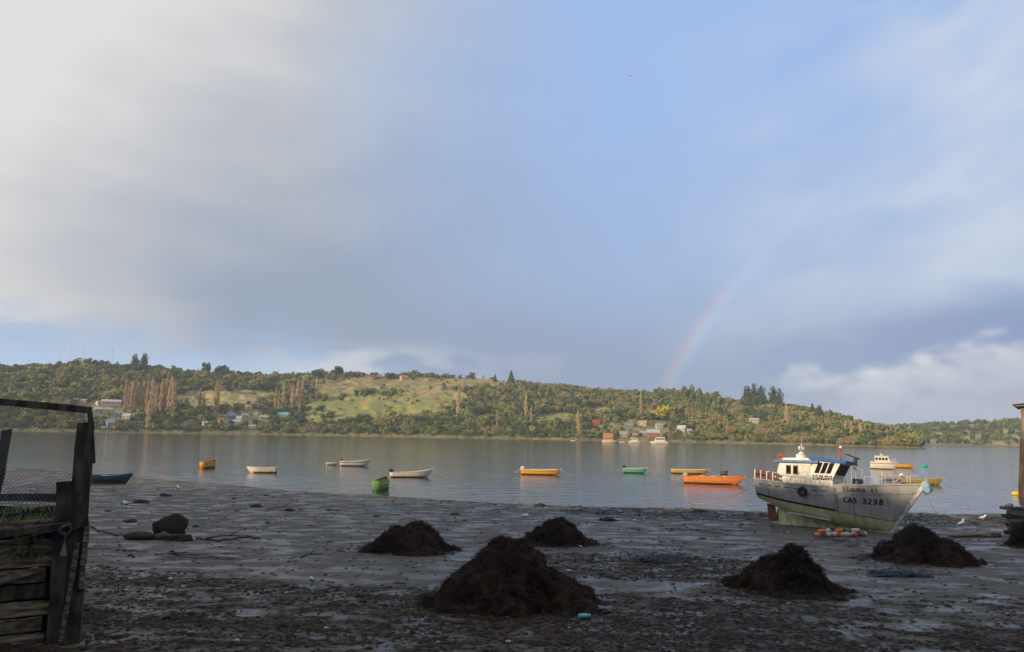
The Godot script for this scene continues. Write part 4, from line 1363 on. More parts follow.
func make_boats() -> void:
	var w := paint("white", 0.72, 0.68, 0.58)
	var or_ := paint("orange", 0.78, 0.24, 0.05)
	var am := paint("amber", 0.8, 0.42, 0.05)
	var gr := paint("green", 0.17, 0.38, 0.11)
	var mint := paint("mint", 0.12, 0.45, 0.28)
	var blue := paint("blue", 0.035, 0.13, 0.24)
	var navy := mat("navy", lin(0.06, 0.08, 0.28), 0.5)
	var tan_ := paint("tan", 0.4, 0.3, 0.16)
	var dk := mat("dark_inside", lin(0.1, 0.08, 0.06), 0.8)
	skiff(110, 485.5, 43, 12, {"label": "dark blue rowing boat aground at the water's edge", "name": "rowing_boat", "hull": mat("tarred", lin(0.03, 0.03, 0.032), 0.6), "rail": blue, "band": blue, "inside": blue, "side": 0.62, "sheer": 0.3, "beam": 0.27, "lift": 0.1, "heel": 4.0})
	skiff(209, 467.5, 17, 62, {"label": "amber skiff seen nearly end-on, next along from the blue rowing boat", "name": "skiff", "hull": am, "rail": am, "inside": dk, "side": 0.6, "len": 3.1})
	skiff(262, 472.5, 30, 176, {"label": "plain white skiff moored right of the amber one", "name": "skiff", "hull": w, "rail": w, "inside": w, "side": 0.48, "sheer": 0.25})
	skiff(332, 464.8, 12, 10, {"label": "small pale float raft beside the white, blue and red skiff", "name": "float_raft", "cat": "raft", "hull": w, "inside": tan_, "side": 0.25, "sheer": 0.05, "beam": 0.5, "seats": 3})
	skiff(355, 465.8, 30, 5, {"label": "white skiff with navy bow and red waterline", "name": "skiff", "hull": w, "rail": w, "band": navy, "inside": navy, "side": 0.55, "sheer": 0.45, "motor": true, "cowl": mat("cowl_red", lin(0.4, 0.05, 0.03), 0.4)})
	skiff(382, 489, 16, 75, {"label": "bright green rowing boat seen from its stern", "name": "rowing_boat", "hull": gr, "rail": gr, "band": mat("yellow_band", lin(0.6, 0.4, 0.05), 0.5), "inside": dk, "side": 0.62, "len": 2.9, "beam": 0.36})
	skiff(411, 477, 43, 8, {"label": "long white skiff with upswept bow and dark outboard, gear piled amidships", "name": "skiff", "hull": w, "rail": w, "inside": tan_, "side": 0.42, "sheer": 0.9, "motor": true, "gear": true})
	skiff(541, 474.5, 40, -4, {"label": "orange yellow skiff alone in mid channel", "name": "skiff", "hull": am, "rail": w, "inside": tan_, "band": or_, "side": 0.5, "sheer": 0.25, "motor": true, "cowl": w})
	skiff(635, 472.8, 24, 4, {"label": "mint green rowing boat right of the lone orange skiff", "name": "rowing_boat", "hull": mint, "rail": w, "inside": tan_, "side": 0.5, "sheer": 0.2, "motor": true})
	skiff(690, 473.5, 38, 3, {"label": "mustard skiff lying just beyond the long orange one", "name": "skiff", "hull": paint("mustard", 0.62, 0.36, 0.06), "rail": w, "inside": tan_, "side": 0.42, "sheer": 0.35})
	skiff(714, 483.5, 60, -3, {"label": "long bright orange skiff with tilted grey outboard", "name": "skiff", "hull": or_, "rail": or_, "inside": tan_, "side": 0.6, "sheer": 0.3, "beam": 0.24, "motor": true, "cowl": mat("cowl_grey", lin(0.3, 0.35, 0.4), 0.4), "gear": true})
	skiff(724, 474.3, 8, 0, {"label": "tiny dark float boat beyond the long orange skiff", "name": "float_raft", "cat": "raft", "hull": dk, "inside": tan_, "side": 0.3, "beam": 0.5, "seats": 1})
	skiff(891, 479.8, 24, 175, {"label": "grey dinghy with white outboard behind the fishing boat's bow", "name": "dinghy", "hull": paint("dinghy_grey", 0.22, 0.23, 0.24), "inside": dk, "rail": mat("dinghy_tube", lin(0.3, 0.31, 0.32), 0.6), "side": 0.38, "sheer": 0.15, "beam": 0.4, "motor": true, "cowl": w})
	skiff(922, 484.0, 42, -6, {"label": "olive yellow skiff with dark outboard behind the fishing boat's bow", "name": "skiff", "hull": paint("olive", 0.28, 0.22, 0.08), "rail": paint("mustard", 0.62, 0.36, 0.06), "inside": gr, "side": 0.45, "sheer": 0.5, "motor": true, "gear": true, "gearmat": mat("gear_green", lin(0.12, 0.25, 0.12), 0.9)})
	skiff(905, 467.8, 18, 4, {"label": "yellow ended workboat tied to the white cabin cruiser", "name": "skiff", "hull": paint("mustard", 0.62, 0.36, 0.06), "inside": dk, "side": 0.5, "sheer": 0.5, "gear": true})
	# boats by the far bank
	for q in [[573, 441.2, 5, "tiny white boat drawn up on the far bank", 0], [622, 442.6, 6, "small white tender by the boathouse", 0]]:
		skiff(q[0], q[1], q[2], 0, {"label": q[3], "name": "skiff", "hull": w, "inside": tan_, "side": 0.7, "seats": 1})
	cruiser(884, 469.0, 27, 0.0, "white cabin cruiser moored off the headland", 1.05)
	cruiser(609, 442.9, 14, 0.0, "white launch with orange cabin at the boathouse", 1.6)
	cruiser(635, 443.4, 13, 0.0, "white launch moored below the right hamlet", 1.5)
	cruiser(659, 444.2, 18, 180.0, "longest white launch off the right hamlet's jetty", 1.6)
	# jetty
	var a := on_plane(668, 444.6, 0.0)
	var b := on_plane(684, 444.8, 0.0)
	var j := thing("jetty", "low grey plank jetty with a mooring pile off the right hamlet", "jetty", a)
	var st := nst()
	bar(st, Vector3.UP * 0.8, b - a + Vector3.UP * 0.8, 1.6, 0.25)
	build(st, "deck", mat("jetty_wood", lin(0.2, 0.18, 0.15), 0.9), j)
	for i in 6:
		st = nst(true)
		var p := (b - a) * (i / 5.0)
		tube(st, [p + Vector3.DOWN * 2.0, p + Vector3.UP * (0.9 if i < 5 else 3.2)], 0.16, 0.14, 6)
		build(st, "pile", mat("jetty_wood", lin(0.2, 0.18, 0.15), 0.9), j)
	# mooring buoys
	for q in [[924, 467.0, 0.42, 0.02, 0.36, 0.3, "turquoise mooring buoy beside the cabin cruiser", 1.6], [1017, 495.0, 0.26, 0.75, 0.5, 0.05, "yellow mooring buoys at the foot of the stilt house", 1.8]]:
		var p := on_plane(q[0], q[1], 0.0)
		var t := thing("mooring_buoy", q[6], "buoy", p)
		var o := put(blob(12, 14, 9, 0.1, 0.05), "float", mat("buoy" + str(q[0]), lin(q[3], q[4], q[5]), 0.5), t)
		o.scale = Vector3(q[2] * q[7], q[2] * 0.8, q[2]); o.position.y = 0.12
		st = nst(true)
		ring_tube(st, Vector3(0, 0.5, 0), Basis(), 0.09, 0.02, 10, 5)
		build(st, "ring", mat("galvanized", lin(0.4, 0.42, 0.45), 0.5, 0.5, 0.4), t)

func cruiser(px: float, py: float, wpx: float, yaw: float, label: String, side: float) -> void:
	var w := paint("white", 0.72, 0.68, 0.58)
	var t := skiff(px, py, wpx, yaw, {"label": label, "name": "cabin_cruiser", "hull": w, "inside": w, "side": side, "sheer": 0.15, "beam": 0.34, "seats": 0, "band": mat("red_band", lin(0.3, 0.06, 0.03), 0.6)})
	var at := on_plane(px, py, 0.02)
	var L := wpx * at.z * at.z / Vector2(at.x, at.z).length() / FOCAL
	var B := L * 0.34
	var h := L * 0.25
	var st := nst()
	var c := []
	for y in [0.0, 1.0]:
		for q in [[-0.32, -0.4], [0.28 - 0.12 * y, -0.4 + 0.05 * y], [0.28 - 0.12 * y, 0.4 - 0.05 * y], [-0.32, 0.4]]:
			c.append(Vector3(q[0] * L, side * 0.95 + y * h, q[1] * B))
	hexa(st, c)
	build(st, "cabin", w if px != 609 else mat("cabin_orange", lin(0.6, 0.25, 0.08), 0.6), t)
	st = nst()
	box(st, Vector3(-0.07 * L, side * 0.95 + h + 0.06, 0), Vector3(L * 0.56, 0.1, B * 0.86))
	build(st, "cabin_roof", w, t)
	for sg in [-1.0, 1.0]:
		for k in 4:
			st = nst()
			box(st, Vector3((-0.25 + 0.12 * k) * L, side * 0.95 + h * 0.62, sg * B * 0.385), Vector3(L * 0.085, h * 0.36, 0.1))
			build(st, "window", mat("boat_glass", lin(0.02, 0.022, 0.025), 0.12), t)
	st = nst(true)
	tube(st, [Vector3(-0.1 * L, side + h, 0), Vector3(-0.1 * L, side + h * 1.7, 0)], 0.05, 0.03, 6)
	box(st, Vector3(-0.06 * L, side + h * 1.2, 0), Vector3(L * 0.12, 0.18, B * 0.5))
	build(st, "mast", w, t)
	for k in 4:
		st = nst(true)
		var x := (0.2 + 0.08 * k) * L
		tube(st, [Vector3(x, side * 1.05, B * 0.25), Vector3(x, side * 1.05 + 0.6, B * 0.25)], 0.03, 0.03, 5)
		build(st, "rail_post", w, t)

# ---------------------------------------------------------------- the grounded fishing boat
const BS := [[-3.7, 0.98], [-2.6, 1.2], [-1.0, 1.33], [0.5, 1.32], [1.8, 1.12], [2.8, 0.72], [3.5, 0.34], [4.0, 0.05]]
const YS := [[-3.7, 2.2], [-2.5, 2.1], [-1.0, 2.03], [0.3, 2.03], [0.31, 2.14], [2.0, 2.2], [4.0, 2.42]]
const YB := [[-3.7, 1.2], [-2.6, 0.8], [-1.5, 0.48], [0.0, 0.24], [1.4, 0.12], [2.5, 0.08], [4.0, 2.36]]
const EX := [[-3.7, 0.34], [-1.0, 0.32], [1.0, 0.4], [2.5, 0.62], [4.0, 0.9]]
const YA := [[-3.7, 1.42], [-2.0, 1.16], [0.0, 0.94], [1.5, 0.78], [2.6, 0.66], [4.0, 0.6]]

func hull_z(x: float, y: float) -> float:
	var yb := lookup(YB, x)
	var ysr := lookup(YS, x)
	return lookup(BS, x) * pow(clampf((y - yb) / maxf(ysr - yb, 0.01), 0.0, 1.0), lookup(EX, x))

func hull_strip(lo: Callable, hi: Callable, n: int, out := 0.0) -> ArrayMesh:
	var st := nst(true)
	for sg in [-1.0, 1.0]:
		var rows := []
		for i in 61:
			var x := -3.7 + 7.7 * i / 60.0
			var yb := lookup(YB, x)
			var y0: float = clampf(lo.call(x), yb, lookup(YS, x))
			var y1: float = clampf(hi.call(x), yb, lookup(YS, x))
			var r := []
			for k in n + 1:
				var y := lerpf(y0, y1, pow(float(k) / n, 1.6))
				r.append(Vector3(x, y, sg * (hull_z(x, y) + out)))
			rows.append(r)
		loft(st, rows)
	st.generate_normals()
	return st.commit()

func letters(text: String, x0: float, y0: float, size: float, gap: float, m: Material, parent: Node3D) -> void:
	var f := SystemFont.new()
	f.font_names = PackedStringArray(["Droid Sans"])
	f.font_weight = 700
	var x := x0
	for ch in text:
		if ch != " ":
			var tm := TextMesh.new()
			tm.text = ch
			tm.font = f
			tm.font_size = 32
			tm.pixel_size = size / 22.0
			tm.depth = 0.006
			var o := put(tm, "letter", m, parent)
			var z := hull_z(x, y0)
			var tx := Vector3(0.1, 0, hull_z(x + 0.1, y0) - z).normalized()
			var ty := Vector3(0, 0.1, hull_z(x, y0 + 0.1) - z).normalized()
			var nz := tx.cross(ty).normalized()
			o.transform = Transform3D(Basis(tx * 0.95, nz.cross(tx), nz), Vector3(x, y0, z) + nz * 0.012)
		x += gap

func make_fishing_boat() -> void:
	var mid := (on_mud(786, 523) + on_mud(889, 534)) * 0.5
	mid.y = mud_base(mid.x, mid.z)
	var t := thing("fishing_boat", "grey and white wooden fishing boat with blue roof aground on the mud", "fishing boat", mid + Vector3.DOWN * 0.06)
	t.rotation_degrees = Vector3(-4.5, -40.0, -0.5)
	t.rotation_order = EULER_ORDER_YXZ
	var grey := worn("hull_grey", lin(0.52, 0.52, 0.5), 0.6, lin(0.37, 0.36, 0.34), 0.5, 0.015, 2, 0.4)
	var weed := worn("hull_antifoul", lin(0.7, 0.66, 0.36), 0.75, lin(0.46, 0.42, 0.25), 0.7, 0.015, 5, 0.6)
	var white := worn("cabin_white", lin(0.78, 0.76, 0.7), 0.55, lin(0.6, 0.56, 0.48), 0.5, 0.012, 8)
	var blue := worn("cabin_blue", lin(0.035, 0.13, 0.36), 0.5, lin(0.03, 0.08, 0.22), 0.6, 0.015, 3)
	var black := mat("tar_black", lin(0.018, 0.018, 0.018), 0.7)
	var rustm := worn("rust", lin(0.26, 0.1, 0.045), 0.85, lin(0.12, 0.05, 0.03), 2.0)
	var brown := worn("rail_brown", lin(0.2, 0.075, 0.05), 0.75, lin(0.1, 0.045, 0.035), 1.0)
	var glass := mat("wheelhouse_glass", lin(0.012, 0.013, 0.015), 0.1)
	var steel := mat("pipe_white", lin(0.6, 0.6, 0.58), 0.5)
	var ya := func(x: float) -> float: return lookup(YA, x)
	var yb := func(x: float) -> float: return lookup(YB, x)
	var ysr := func(x: float) -> float: return lookup(YS, x)
	put(hull_strip(yb, ya, 10), "lower_hull", weed, t).set_meta("label", "yellowish green antifouled bottom")
	put(hull_strip(ya, ysr, 10), "topsides", grey, t)
	put(hull_strip(func(x: float) -> float: return lookup(YA, x) - 0.02, func(x: float) -> float: return lookup(YA, x) + (0.07 if x < 0.4 else 0.0), 2, 0.025), "wale", black, t)
	put(hull_strip(func(x: float) -> float: return lookup(YS, x) - 0.42, func(x: float) -> float: return lookup(YS, x) - 0.34, 2, 0.035), "rubbing_strake", worn("strake_grey", lin(0.52, 0.52, 0.5), 0.6, lin(0.3, 0.29, 0.27), 0.8), t)
	var st := nst()
	for sg in [-1.0, 1.0]:
		for i in 30:
			var x := -3.7 + 7.7 * i / 30.0
			var x2 := x + 7.7 / 30.0
			if absf(x - 0.3) < 0.2: continue
			bar(st, Vector3(x, lookup(YS, x) + 0.02, sg * lookup(BS, x)), Vector3(x2, lookup(YS, x2) + 0.02, sg * lookup(BS, x2)), 0.1, 0.06)
	build(st, "cap_rail", worn("strake_grey", lin(0.52, 0.52, 0.5), 0.6, lin(0.3, 0.29, 0.27), 0.8), t)
	# transom, deck
	st = nst(true)
	var trp := []
	for k in 9:
		var y := lerpf(1.2, 2.2, k / 8.0)
		trp.append([Vector3(-3.7, y, -hull_z(-3.7, y)), Vector3(-3.7, y, hull_z(-3.7, y))])
	loft(st, trp)
	build(st, "transom", grey, t)
	st = nst()
	for i in 24:
		var x := -3.68 + 7.3 * i / 24.0
		var x2 := x + 7.3 / 24.0
		var yd := 1.62 if x < 0.3 else 1.85
		var yd2 := 1.62 if x < 0.3 else 1.85
		quad(st, Vector3(x, yd, -hull_z(x, yd)), Vector3(x2, yd2, -hull_z(x2, yd2)), Vector3(x2, yd2, hull_z(x2, yd2)), Vector3(x, yd, hull_z(x, yd)))
	build(st, "deck", worn("deck_grey", lin(0.25, 0.24, 0.22), 0.8, lin(0.14, 0.13, 0.12), 0.8), t)
	# keel, stem, rudder, propeller, bilge keel
	st = nst()
	for i in 14:
		var x := -2.75 + 5.3 * i / 14.0
		var x2 := x + 5.3 / 14.0
		var w := 0.09
		hexa(st, [Vector3(x, -0.06, -w), Vector3(x2, -0.06, -w), Vector3(x2, -0.06, w), Vector3(x, -0.06, w), Vector3(x, lookup(YB, x) + 0.12, -w), Vector3(x2, lookup(YB, x2) + 0.12, -w), Vector3(x2, lookup(YB, x2) + 0.12, w), Vector3(x, lookup(YB, x) + 0.12, w)])
	build(st, "keel", weed, t)
	st = nst()
	bar(st, Vector3(2.42, -0.06, 0), Vector3(4.1, 2.55, 0), 0.15, 0.2)
	build(st, "stem", worn("strake_grey", lin(0.52, 0.52, 0.5), 0.6, lin(0.3, 0.29, 0.27), 0.8), t)
	st = nst()
	hexa(st, [Vector3(-3.25, 0.12, -0.05), Vector3(-2.85, 0.12, -0.05), Vector3(-2.85, 0.12, 0.05), Vector3(-3.25, 0.12, 0.05), Vector3(-3.35, 1.0, -0.05), Vector3(-2.95, 0.92, -0.05), Vector3(-2.95, 0.92, 0.05), Vector3(-3.35, 1.0, 0.05)])
	build(st, "rudder", rustm, t)
	st = nst()
	for k in 3:
		box(st, Vector3(-2.8, 0.42, 0) + Basis(Vector3.RIGHT, TAU * k / 3.0) * Vector3(0, 0.16, 0), Vector3(0.05, 0.28, 0.16), Basis(Vector3.RIGHT, TAU * k / 3.0) * Basis(Vector3.UP, 0.5))
	build(st, "propeller", rustm, t)
	for sg in [-1.0, 1.0]:
		st = nst()
		hexa(st, [Vector3(-2.0, 0.62, sg * 0.72), Vector3(0.1, 0.42, sg * 0.78), Vector3(0.1, 0.42, sg * 1.02), Vector3(-2.0, 0.62, sg * 0.95), Vector3(-2.0, 0.68, sg * 0.72), Vector3(0.1, 0.5, sg * 0.78), Vector3(0.1, 0.47, sg * 1.02), Vector3(-2.0, 0.66, sg * 0.95)])
		build(st, "bilge_keel", worn("strake_grey", lin(0.52, 0.52, 0.5), 0.6, lin(0.3, 0.29, 0.27), 0.8), t)
	# plank seams
	for k in 5:
		var f0 := 0.12 + 0.15 * k
		put(hull_strip(func(x: float) -> float: return lerpf(lookup(YA, x), lookup(YS, x) - 0.42, f0), func(x: float) -> float: return lerpf(lookup(YA, x), lookup(YS, x) - 0.42, f0) + 0.008, 1, 0.002), "plank_seam", mat("seam_dark", lin(0.2, 0.19, 0.17), 0.9), t)
	# scuppers and rust runs
	for i in 8:
		var x := -3.3 + i * 0.46
		var y := lookup(YS, x) - 0.22
		st = nst()
		box(st, Vector3(x, y, hull_z(x, y) + 0.004), Vector3(0.26, 0.035, 0.02), Basis(Vector3.UP, -atan2(hull_z(x + 0.1, y) - hull_z(x, y), 0.1)))
		build(st, "scupper", black, t)
	for q in [[0.42, 2.0, 0.7, 0.05], [1.18, 1.95, 0.35, 0.025], [0.5, 1.7, 0.9, 0.03], [-2.9, 1.75, 1.35, 0.03], [2.6, 1.7, 1.1, 0.02]]:
		st = nst(true)
		var rows := []
		for k in 9:
			var y: float = lerpf(q[1], q[2], k / 8.0)
			var hw: float = q[3] * (1.0 - 0.5 * k / 8.0) * (1.0 + 0.4 * sin(k * 2.3))
			rows.append([Vector3(q[0] - hw, y, hull_z(q[0] - hw, y) + 0.006), Vector3(q[0] + hw, y, hull_z(q[0] + hw, y) + 0.006)])
		loft(st, rows)
		build(st, "rust_run", worn("rust_stain", lin(0.3, 0.2, 0.11), 0.8, lin(0.3, 0.27, 0.22), 2.0), t)
	# names and number painted on the bow
	letters("ISAMAR II", 0.82, 1.95, 0.2, 0.17, mat("letter_dark", lin(0.07, 0.065, 0.06), 0.7), t)
	letters("CAS", 0.84, 1.47, 0.25, 0.215, mat("letter_black", lin(0.02, 0.02, 0.02), 0.7), t)
	letters("3298", 1.66, 1.47, 0.27, 0.225, mat("letter_black", lin(0.02, 0.02, 0.02), 0.7), t)
	# wheelhouse: sides are extruded from a profile, the front rakes forward
	var W := 0.82
	var prof := [Vector2(-2.75, 1.6), Vector2(-2.42, 3.12), Vector2(-0.62, 3.16), Vector2(-0.5, 3.36), Vector2(0.6, 3.24), Vector2(0.2, 2.45), Vector2(0.2, 1.6)]
	var wh := nst()
	for sg in [-1.0, 1.0]:
		for k in range(1, prof.size() - 1):
			tri(wh, Vector3(prof[0].x, prof[0].y, sg * W), Vector3(prof[k].x, prof[k].y, sg * W), Vector3(prof[k + 1].x, prof[k + 1].y, sg * W))
	for k in prof.size():
		var a: Vector2 = prof[k]
		var b: Vector2 = prof[(k + 1) % prof.size()]
		quad(wh, Vector3(a.x, a.y, -W), Vector3(b.x, b.y, -W), Vector3(b.x, b.y, W), Vector3(a.x, a.y, W))
	var wall := build(wh, "wheelhouse", white, t)
	for sg in [-1.0, 1.0]:
		for q in [[-1.95, 2.76], [-1.6, 2.76]]:
			st = nst()
			box(st, Vector3(q[0], q[1], sg * (W + 0.004)), Vector3(0.26, 0.44, 0.03))
			build(st, "window_frame", brown if sg > 0 else white, wall)
			st = nst()
			box(st, Vector3(q[0], q[1], sg * (W + 0.012)), Vector3(0.18, 0.36, 0.03))
			build(st, "window", glass, wall)
		st = nst()
		box(st, Vector3(-1.12, 2.4, sg * (W + 0.006)), Vector3(0.5, 1.3, 0.03))
		build(st, "door", worn("door_white", lin(0.66, 0.65, 0.6), 0.55, lin(0.5, 0.47, 0.4), 0.9), wall)
		for q in [[-0.55, 0.22], [-0.27, 0.22], [0.01, 0.22]]:
			st = nst()
			var sk := 0.2
			var x0: float = q[0] - 0.13
			hexa(st, [Vector3(x0, 2.66, sg * (W - 0.02)), Vector3(x0 + q[1], 2.66, sg * (W - 0.02)), Vector3(x0 + q[1], 2.66, sg * (W + 0.012)), Vector3(x0, 2.66, sg * (W + 0.012)), Vector3(x0 + sk, 3.18, sg * (W - 0.02)), Vector3(x0 + q[1] + sk, 3.18, sg * (W - 0.02)), Vector3(x0 + q[1] + sk, 3.18, sg * (W + 0.012)), Vector3(x0 + sk, 3.18, sg * (W + 0.012))])
			build(st, "window", glass, wall)
	for k in 4:
		st = nst()
		var z := 0.6 - 0.4 * k
		var f0 := Vector3(0.3, 2.63, 0)
		var f1 := Vector3(0.555, 3.13, 0)
		var o := Vector3(0.012, -0.005, 0)
		var h := Vector3(0, 0, 0.155)
		var zc := Vector3(0, 0, z)
		hexa(st, [f0 + zc - h - o, f0 + zc - h + o, f0 + zc + h + o, f0 + zc + h - o, f1 + zc - h - o, f1 + zc - h + o, f1 + zc + h + o, f1 + zc + h - o])
		build(st, "windscreen_pane", glass, wall)
	# name along the wheelhouse side, under the windows
	var f := SystemFont.new()
	f.font_names = PackedStringArray(["Droid Sans"])
	f.font_weight = 700
	for k in 6:
		var tm := TextMesh.new()
		tm.text = "ISAMAR"[k]
		tm.font = f
		tm.font_size = 32
		tm.pixel_size = 0.0095
		tm.depth = 0.006
		var o := put(tm, "letter", mat("letter_black", lin(0.02, 0.02, 0.02), 0.7), wall)
		o.transform = Transform3D(Basis().scaled(Vector3(1.1, 1, 1)), Vector3(-0.72 + 0.165 * k, 2.44, W + 0.006))
	# roofs with blue edges
	st = nst()
	hexa(st, [Vector3(-2.65, 3.10, -1.0), Vector3(-0.45, 3.14, -1.0), Vector3(-0.45, 3.14, 1.0), Vector3(-2.65, 3.10, 1.0), Vector3(-2.65, 3.22, -1.0), Vector3(-0.45, 3.26, -1.0), Vector3(-0.45, 3.26, 1.0), Vector3(-2.65, 3.22, 1.0)])
	build(st, "aft_roof", blue, t)
	st = nst()
	hexa(st, [Vector3(-0.9, 3.30, -0.98), Vector3(0.85, 3.17, -0.98), Vector3(0.85, 3.17, 0.98), Vector3(-0.9, 3.30, 0.98), Vector3(-0.95, 3.50, -0.88), Vector3(0.88, 3.32, -0.88), Vector3(0.88, 3.32, 0.88), Vector3(-0.95, 3.50, 0.88)])
	build(st, "visor_roof", blue, t)
	st = nst()
	hexa(st, [Vector3(-2.4, 3.23, -0.6), Vector3(-0.9, 3.26, -0.6), Vector3(-0.9, 3.26, 0.6), Vector3(-2.4, 3.23, 0.6), Vector3(-2.3, 3.36, -0.5), Vector3(-1.0, 3.40, -0.5), Vector3(-1.0, 3.40, 0.5), Vector3(-2.3, 3.36, 0.5)])
	build(st, "roof_hatch", white, t)
	# roof gear: lamp mast, life ring, flag mast, aerials
	st = nst(true)
	tube(st, [Vector3(-1.55, 3.35, 0.1), Vector3(-1.55, 4.15, 0.1)], 0.045, 0.02, 6)
	tube(st, [Vector3(-1.55, 3.82, -0.22), Vector3(-1.55, 3.82, 0.42)], 0.03, 0.03, 6)
	for q in [-0.22, 0.42]:
		tube(st, [Vector3(-1.55, 3.78, q), Vector3(-1.55, 3.98, q)], 0.05, 0.05, 7)
	box(st, Vector3(-1.55, 3.45, 0.1), Vector3(0.42, 0.26, 0.4))
	tube(st, [Vector3(-1.55, 3.60, 0.1), Vector3(-1.55, 3.70, 0.1)], 0.17, 0.12, 10)
	build(st, "lamp_mast", white, t)
	st = nst(true)
	ring_tube(st, Vector3(-2.45, 3.40, 0.55), Basis(Vector3.UP, 0.4) * Basis(Vector3.RIGHT, 0.3), 0.12, 0.04, 18, 7)
	build(st, "life_ring", mat("ring_red", lin(0.55, 0.1, 0.06), 0.6), t)
	st = nst(true)
	tube(st, [Vector3(0.35, 3.3, 0), Vector3(0.35, 4.0, 0)], 0.035, 0.025, 6)
	tube(st, [Vector3(0.35, 3.86, -0.25), Vector3(0.35, 3.86, 0.25)], 0.02, 0.02, 5)
	build(st, "flag_mast", mat("mast_red", lin(0.3, 0.1, 0.08), 0.6), t)
	st = nst()
	box(st, Vector3(0.35, 4.03, 0.0), Vector3(0.1, 0.09, 0.1))
	build(st, "mast_lamp", white, t)
	st = nst()
	quad(st, Vector3(0.33, 3.82, 0.02), Vector3(0.2, 3.72, 0.06), Vector3(0.21, 3.58, 0.06), Vector3(0.33, 3.66, 0.02))
	build(st, "flag", mat("flag_red", lin(0.4, 0.05, 0.05), 0.8), t)
	st = nst(true)
	tube(st, [Vector3(0.55, 3.70, -0.1), Vector3(1.15, 3.48, -0.4)], 0.03, 0.03, 5)
	build(st, "boom", black, t)
	st = nst()
	box(st, Vector3(1.0, 3.40, -0.1), Vector3(0.14, 0.20, 0.2))
	build(st, "searchlight", black, t)
	# rail along the side deck, brown rail round the stern
	st = nst(true)
	for sg in [-1.0, 1.0]:
		var pts := []
		for i in 9:
			var x := -2.6 + i * 0.35
			pts.append(Vector3(x, lookup(YS, x) + 0.42, sg * (lookup(BS, x) - 0.06)))
			if i % 2 == 0: tube(st, [Vector3(x, lookup(YS, x), sg * (lookup(BS, x) - 0.06)), pts[-1]], 0.016, 0.016, 5)
		tube(st, pts, 0.018, 0.018, 5)
	build(st, "hand_rail", steel, t)
	for sg in [-1.0, 1.0]:
		for i in 4:
			st = nst()
			var x := -3.65 + i * 0.34
			var y := lookup(YS, x)
			for k in 2:
				bar(st, Vector3(x + 0.03, y + 0.14 + 0.22 * k, sg * (lookup(BS, x) - 0.05)), Vector3(x + 0.31, lookup(YS, x + 0.34) + 0.14 + 0.22 * k, sg * (lookup(BS, x + 0.34) - 0.05)), 0.03, 0.15)
			build(st, "rail_board", brown, t)
			st = nst()
			bar(st, Vector3(x, y, sg * (lookup(BS, x) - 0.05)), Vector3(x, y + 0.48, sg * (lookup(BS, x) - 0.05)), 0.05, 0.05, Vector3.RIGHT)
			build(st, "rail_post", white, t)
	st = nst()
	box(st, Vector3(-3.66, 2.46, 0), Vector3(0.04, 0.36, 1.85))
	build(st, "rail_board", brown, t)
	# tyre fender
	st = nst(true)
	var tz := hull_z(-1.1, 1.72) + 0.09
	ring_tube(st, Vector3(-1.1, 1.7, tz), Basis(), 0.17, 0.075, 22, 9)
	build(st, "tyre_fender", mat("tyre_rubber", lin(0.02, 0.02, 0.021), 0.8), t)
	st = nst(true)
	tube(st, [Vector3(-1.1, 1.85, tz), Vector3(-1.1, 2.08, hull_z(-1.1, 2.03) + 0.05)], 0.015, 0.015, 5)
	build(st, "fender_line", mat("rope_pale", lin(0.4, 0.38, 0.3), 0.9), t)
	# hauler frame and drum on the foredeck, bow rail
	st = nst(true)
	for z in [-0.35, 0.35]:
		tube(st, [Vector3(0.95, 1.85, z), Vector3(0.95, 3.05, z)], 0.035, 0.035, 6)
	tube(st, [Vector3(0.95, 3.05, -0.35), Vector3(0.95, 3.05, 0.35)], 0.035, 0.035, 6)
	tube(st, [Vector3(0.95, 3.02, 0.0), Vector3(1.35, 2.95, 0.0), Vector3(1.35, 2.3, 0.0)], 0.03, 0.03, 6)
	build(st, "hauler_frame", mat("frame_grey", lin(0.3, 0.31, 0.32), 0.5), t)
	st = nst(true)
	tube(st, [Vector3(1.15, 2.1, 0.15), Vector3(1.15, 2.5, 0.15)], 0.24, 0.22, 12)
	build(st, "hauler_drum", mat("drum_navy", lin(0.012, 0.014, 0.03), 0.5), t)
	st = nst(true)
	for sg in [-1.0, 1.0]:
		var pts := []
		for i in 6:
			var x := 1.7 + i * 0.42
			pts.append(Vector3(x, lookup(YS, x) + 0.42, sg * maxf(lookup(BS, x) - 0.1, 0.02)))
			if i % 2 == 0: tube(st, [pts[-1] + Vector3.DOWN * 0.42, pts[-1]], 0.012, 0.012, 5)
		tube(st, pts, 0.008, 0.008, 4)
	tube(st, [Vector3(2.15, 2.2, -0.3), Vector3(2.15, 2.95, -0.3)], 0.02, 0.015, 5)
	build(st, "bow_rail", steel, t)
	# cloth bundle at the stem head
	var g := put(blob(55, 16, 11, 0.55, 0.1), "cloth_bundle", worn("cloth_blue", lin(0.4, 0.55, 0.62), 0.9, lin(0.08, 0.24, 0.36), 1.5, 0.03, 4), t)
	g.scale = Vector3(0.2, 0.3, 0.18)
	g.position = Vector3(4.12, 2.28, 0.0)
	# mooring lines
	var xf := t.transform
	var bow := xf * Vector3(4.05, 2.2, 0.05)
	var s2 := nst(true)
	var anchor := on_mud(951, 534)
	tube(s2, sag(bow, anchor, 0.18, 14), 0.012, 0.012, 5)
	tag(build(s2, "bow_line", mat("rope_pale", lin(0.4, 0.38, 0.3), 0.9)), "pale mooring rope running from the fishing boat's bow to the mud", "rope")
	var stern := xf * Vector3(-3.7, 1.9, 0.6)
	s2 = nst(true)
	tube(s2, sag(stern, on_plane(690, 503, 0.0), 0.35, 14), 0.012, 0.012, 5)
